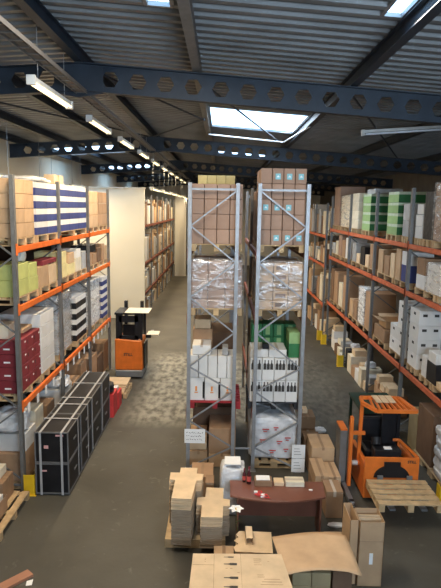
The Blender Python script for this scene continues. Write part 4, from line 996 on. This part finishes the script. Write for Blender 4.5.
for j in range(ny):
    for i in range(nx):
        a = j * (nx + 1) + i; q = (a, a + 1, a + nx + 2, a + nx + 1); f.append(q); f.append(tuple(N_ + t for t in reversed(q)))
rim = [i for i in range(nx + 1)] + [(j * (nx + 1) + nx) for j in range(1, ny + 1)] + [ny * (nx + 1) + i for i in range(nx - 1, -1, -1)] + [j * (nx + 1) for j in range(ny - 1, 0, -1)]
for k in range(len(rim)): a, c = rim[k], rim[(k + 1) % len(rim)]; f.append((a, c, N_ + c, N_ + a))
b.poly(top + bot, f); tag(link('cardboard_sheet', b.mesh('cardboard_sheet', KRAFT, smooth=True)), 'large curved plain brown cardboard sheet lying over olive cartons', 'cardboard')
# tall open cartons at the right
oc = open_carton(2.03, 2.38, 7.28, 7.66, 0, 1.0, KRAFT, 'tall open brown carton, nearer of the pair right of the curved sheet', flaps=False)
b = MB(); b.box(-.02, .03, -.197, -.1905, .35, .52); link('sticker', b.mesh('sticker', PAPER), oc)
b = MB(); b.box(-.174, .174, -.03, -.02, .85, .97); b.box(-.174, .174, .05, .06, .85, .97); link('divider', b.mesh('divider', TAN), oc)
b = MB(); b.box(-.176, .176, -.194, -.1905, .70, .705); link('crease', b.mesh('crease', BROWN), oc)
oc = open_carton(1.90, 2.02, 7.32, 7.80, 0, 1.0, KRAFT, 'narrow open brown carton, left of the tall open one', flaps=False)
carton(1.72, 2.02, 8.0, 8.3, .002, .22, KRAFT, 'small brown carton on the floor between desk and tall cartons')
# heap of cartons at the right of the central racks
carton(1.86, 2.32, 10.45, 11.15, .40, .28, KRAFT, 'wide brown carton topmost of the heap beside the right central rack', tape=TAPE)
carton(1.86, 2.32, 10.45, 11.15, .002, .39, BROWN, 'brown carton under the wide topmost one of the heap', tape=TAPE)
carton(1.80, 2.06, 9.62, 10.38, .25, .25, KRAFT, 'long brown carton in the heap, nearer than the wide one', tape=TAPE)
carton(1.80, 2.06, 9.62, 10.38, .002, .245, BROWN, 'brown carton under the long one in the heap')
carton(2.08, 2.31, 9.75, 10.38, .002, .42, KRAFT, 'brown carton at the aisle side of the heap', tape=TAPE)
carton(1.84, 2.2, 11.25, 11.7, .002, .5, BROWN, 'brown carton at the far side of the heap by the rack')
carton(1.92, 2.30, 12.5, 13.1, .002, .2, KRAFT, 'low carton past the heap, under a square one', tape=TAPEW)
carton(1.94, 2.28, 12.5, 13.0, .205, .32, BROWN, 'square brown carton past the heap beside the right central rack', tape=TAPE)
carton(1.94, 2.12, 12.7, 12.95, .53, .1, TAN, 'small tan carton atop the square brown one past the heap')
lump('plastic_film', 'scrap of clear plastic film on the floor past the heap', 'plastic', (2.46, 12.9, .001), (.3, .3, .08), CRUMP, 17)
carton(1.90, 2.20, 9.05, 9.5, .002, .5, BROWN, 'brown carton beside the right end of the desk', tape=TAPEW)
lump('plastic_film', 'white plastic scrap on the floor beside the desk end', 'plastic', (2.06, 8.8, .001), (.34, .12, .05), CRUMP, 18)
# bottom left corner
b = MB(); b.bar((-3.05, 7.05, .02), (-2.72, 7.42, .02), .16, .04); tag(link('wood_piece', b.mesh('wood_piece', mat('reddish wood', (.42, .2, .12), .8))), 'reddish wooden piece on the floor at the bottom left corner', 'wood')
b = MB(); b.poly([(-2.70, 7.16, .002), (-2.62, 7.18, .002), (-2.64, 7.3, .002), (-2.72, 7.26, .002), (-2.70, 7.16, .006), (-2.62, 7.18, .006), (-2.64, 7.3, .006), (-2.72, 7.26, .006)], [(0, 1, 2, 3), (4, 5, 6, 7), (0, 1, 5, 4), (1, 2, 6, 5), (2, 3, 7, 6), (3, 0, 4, 7)]); tag(link('paper_scrap', b.mesh('paper_scrap', PAPER)), 'white paper scrap on the floor at the bottom left', 'paper')
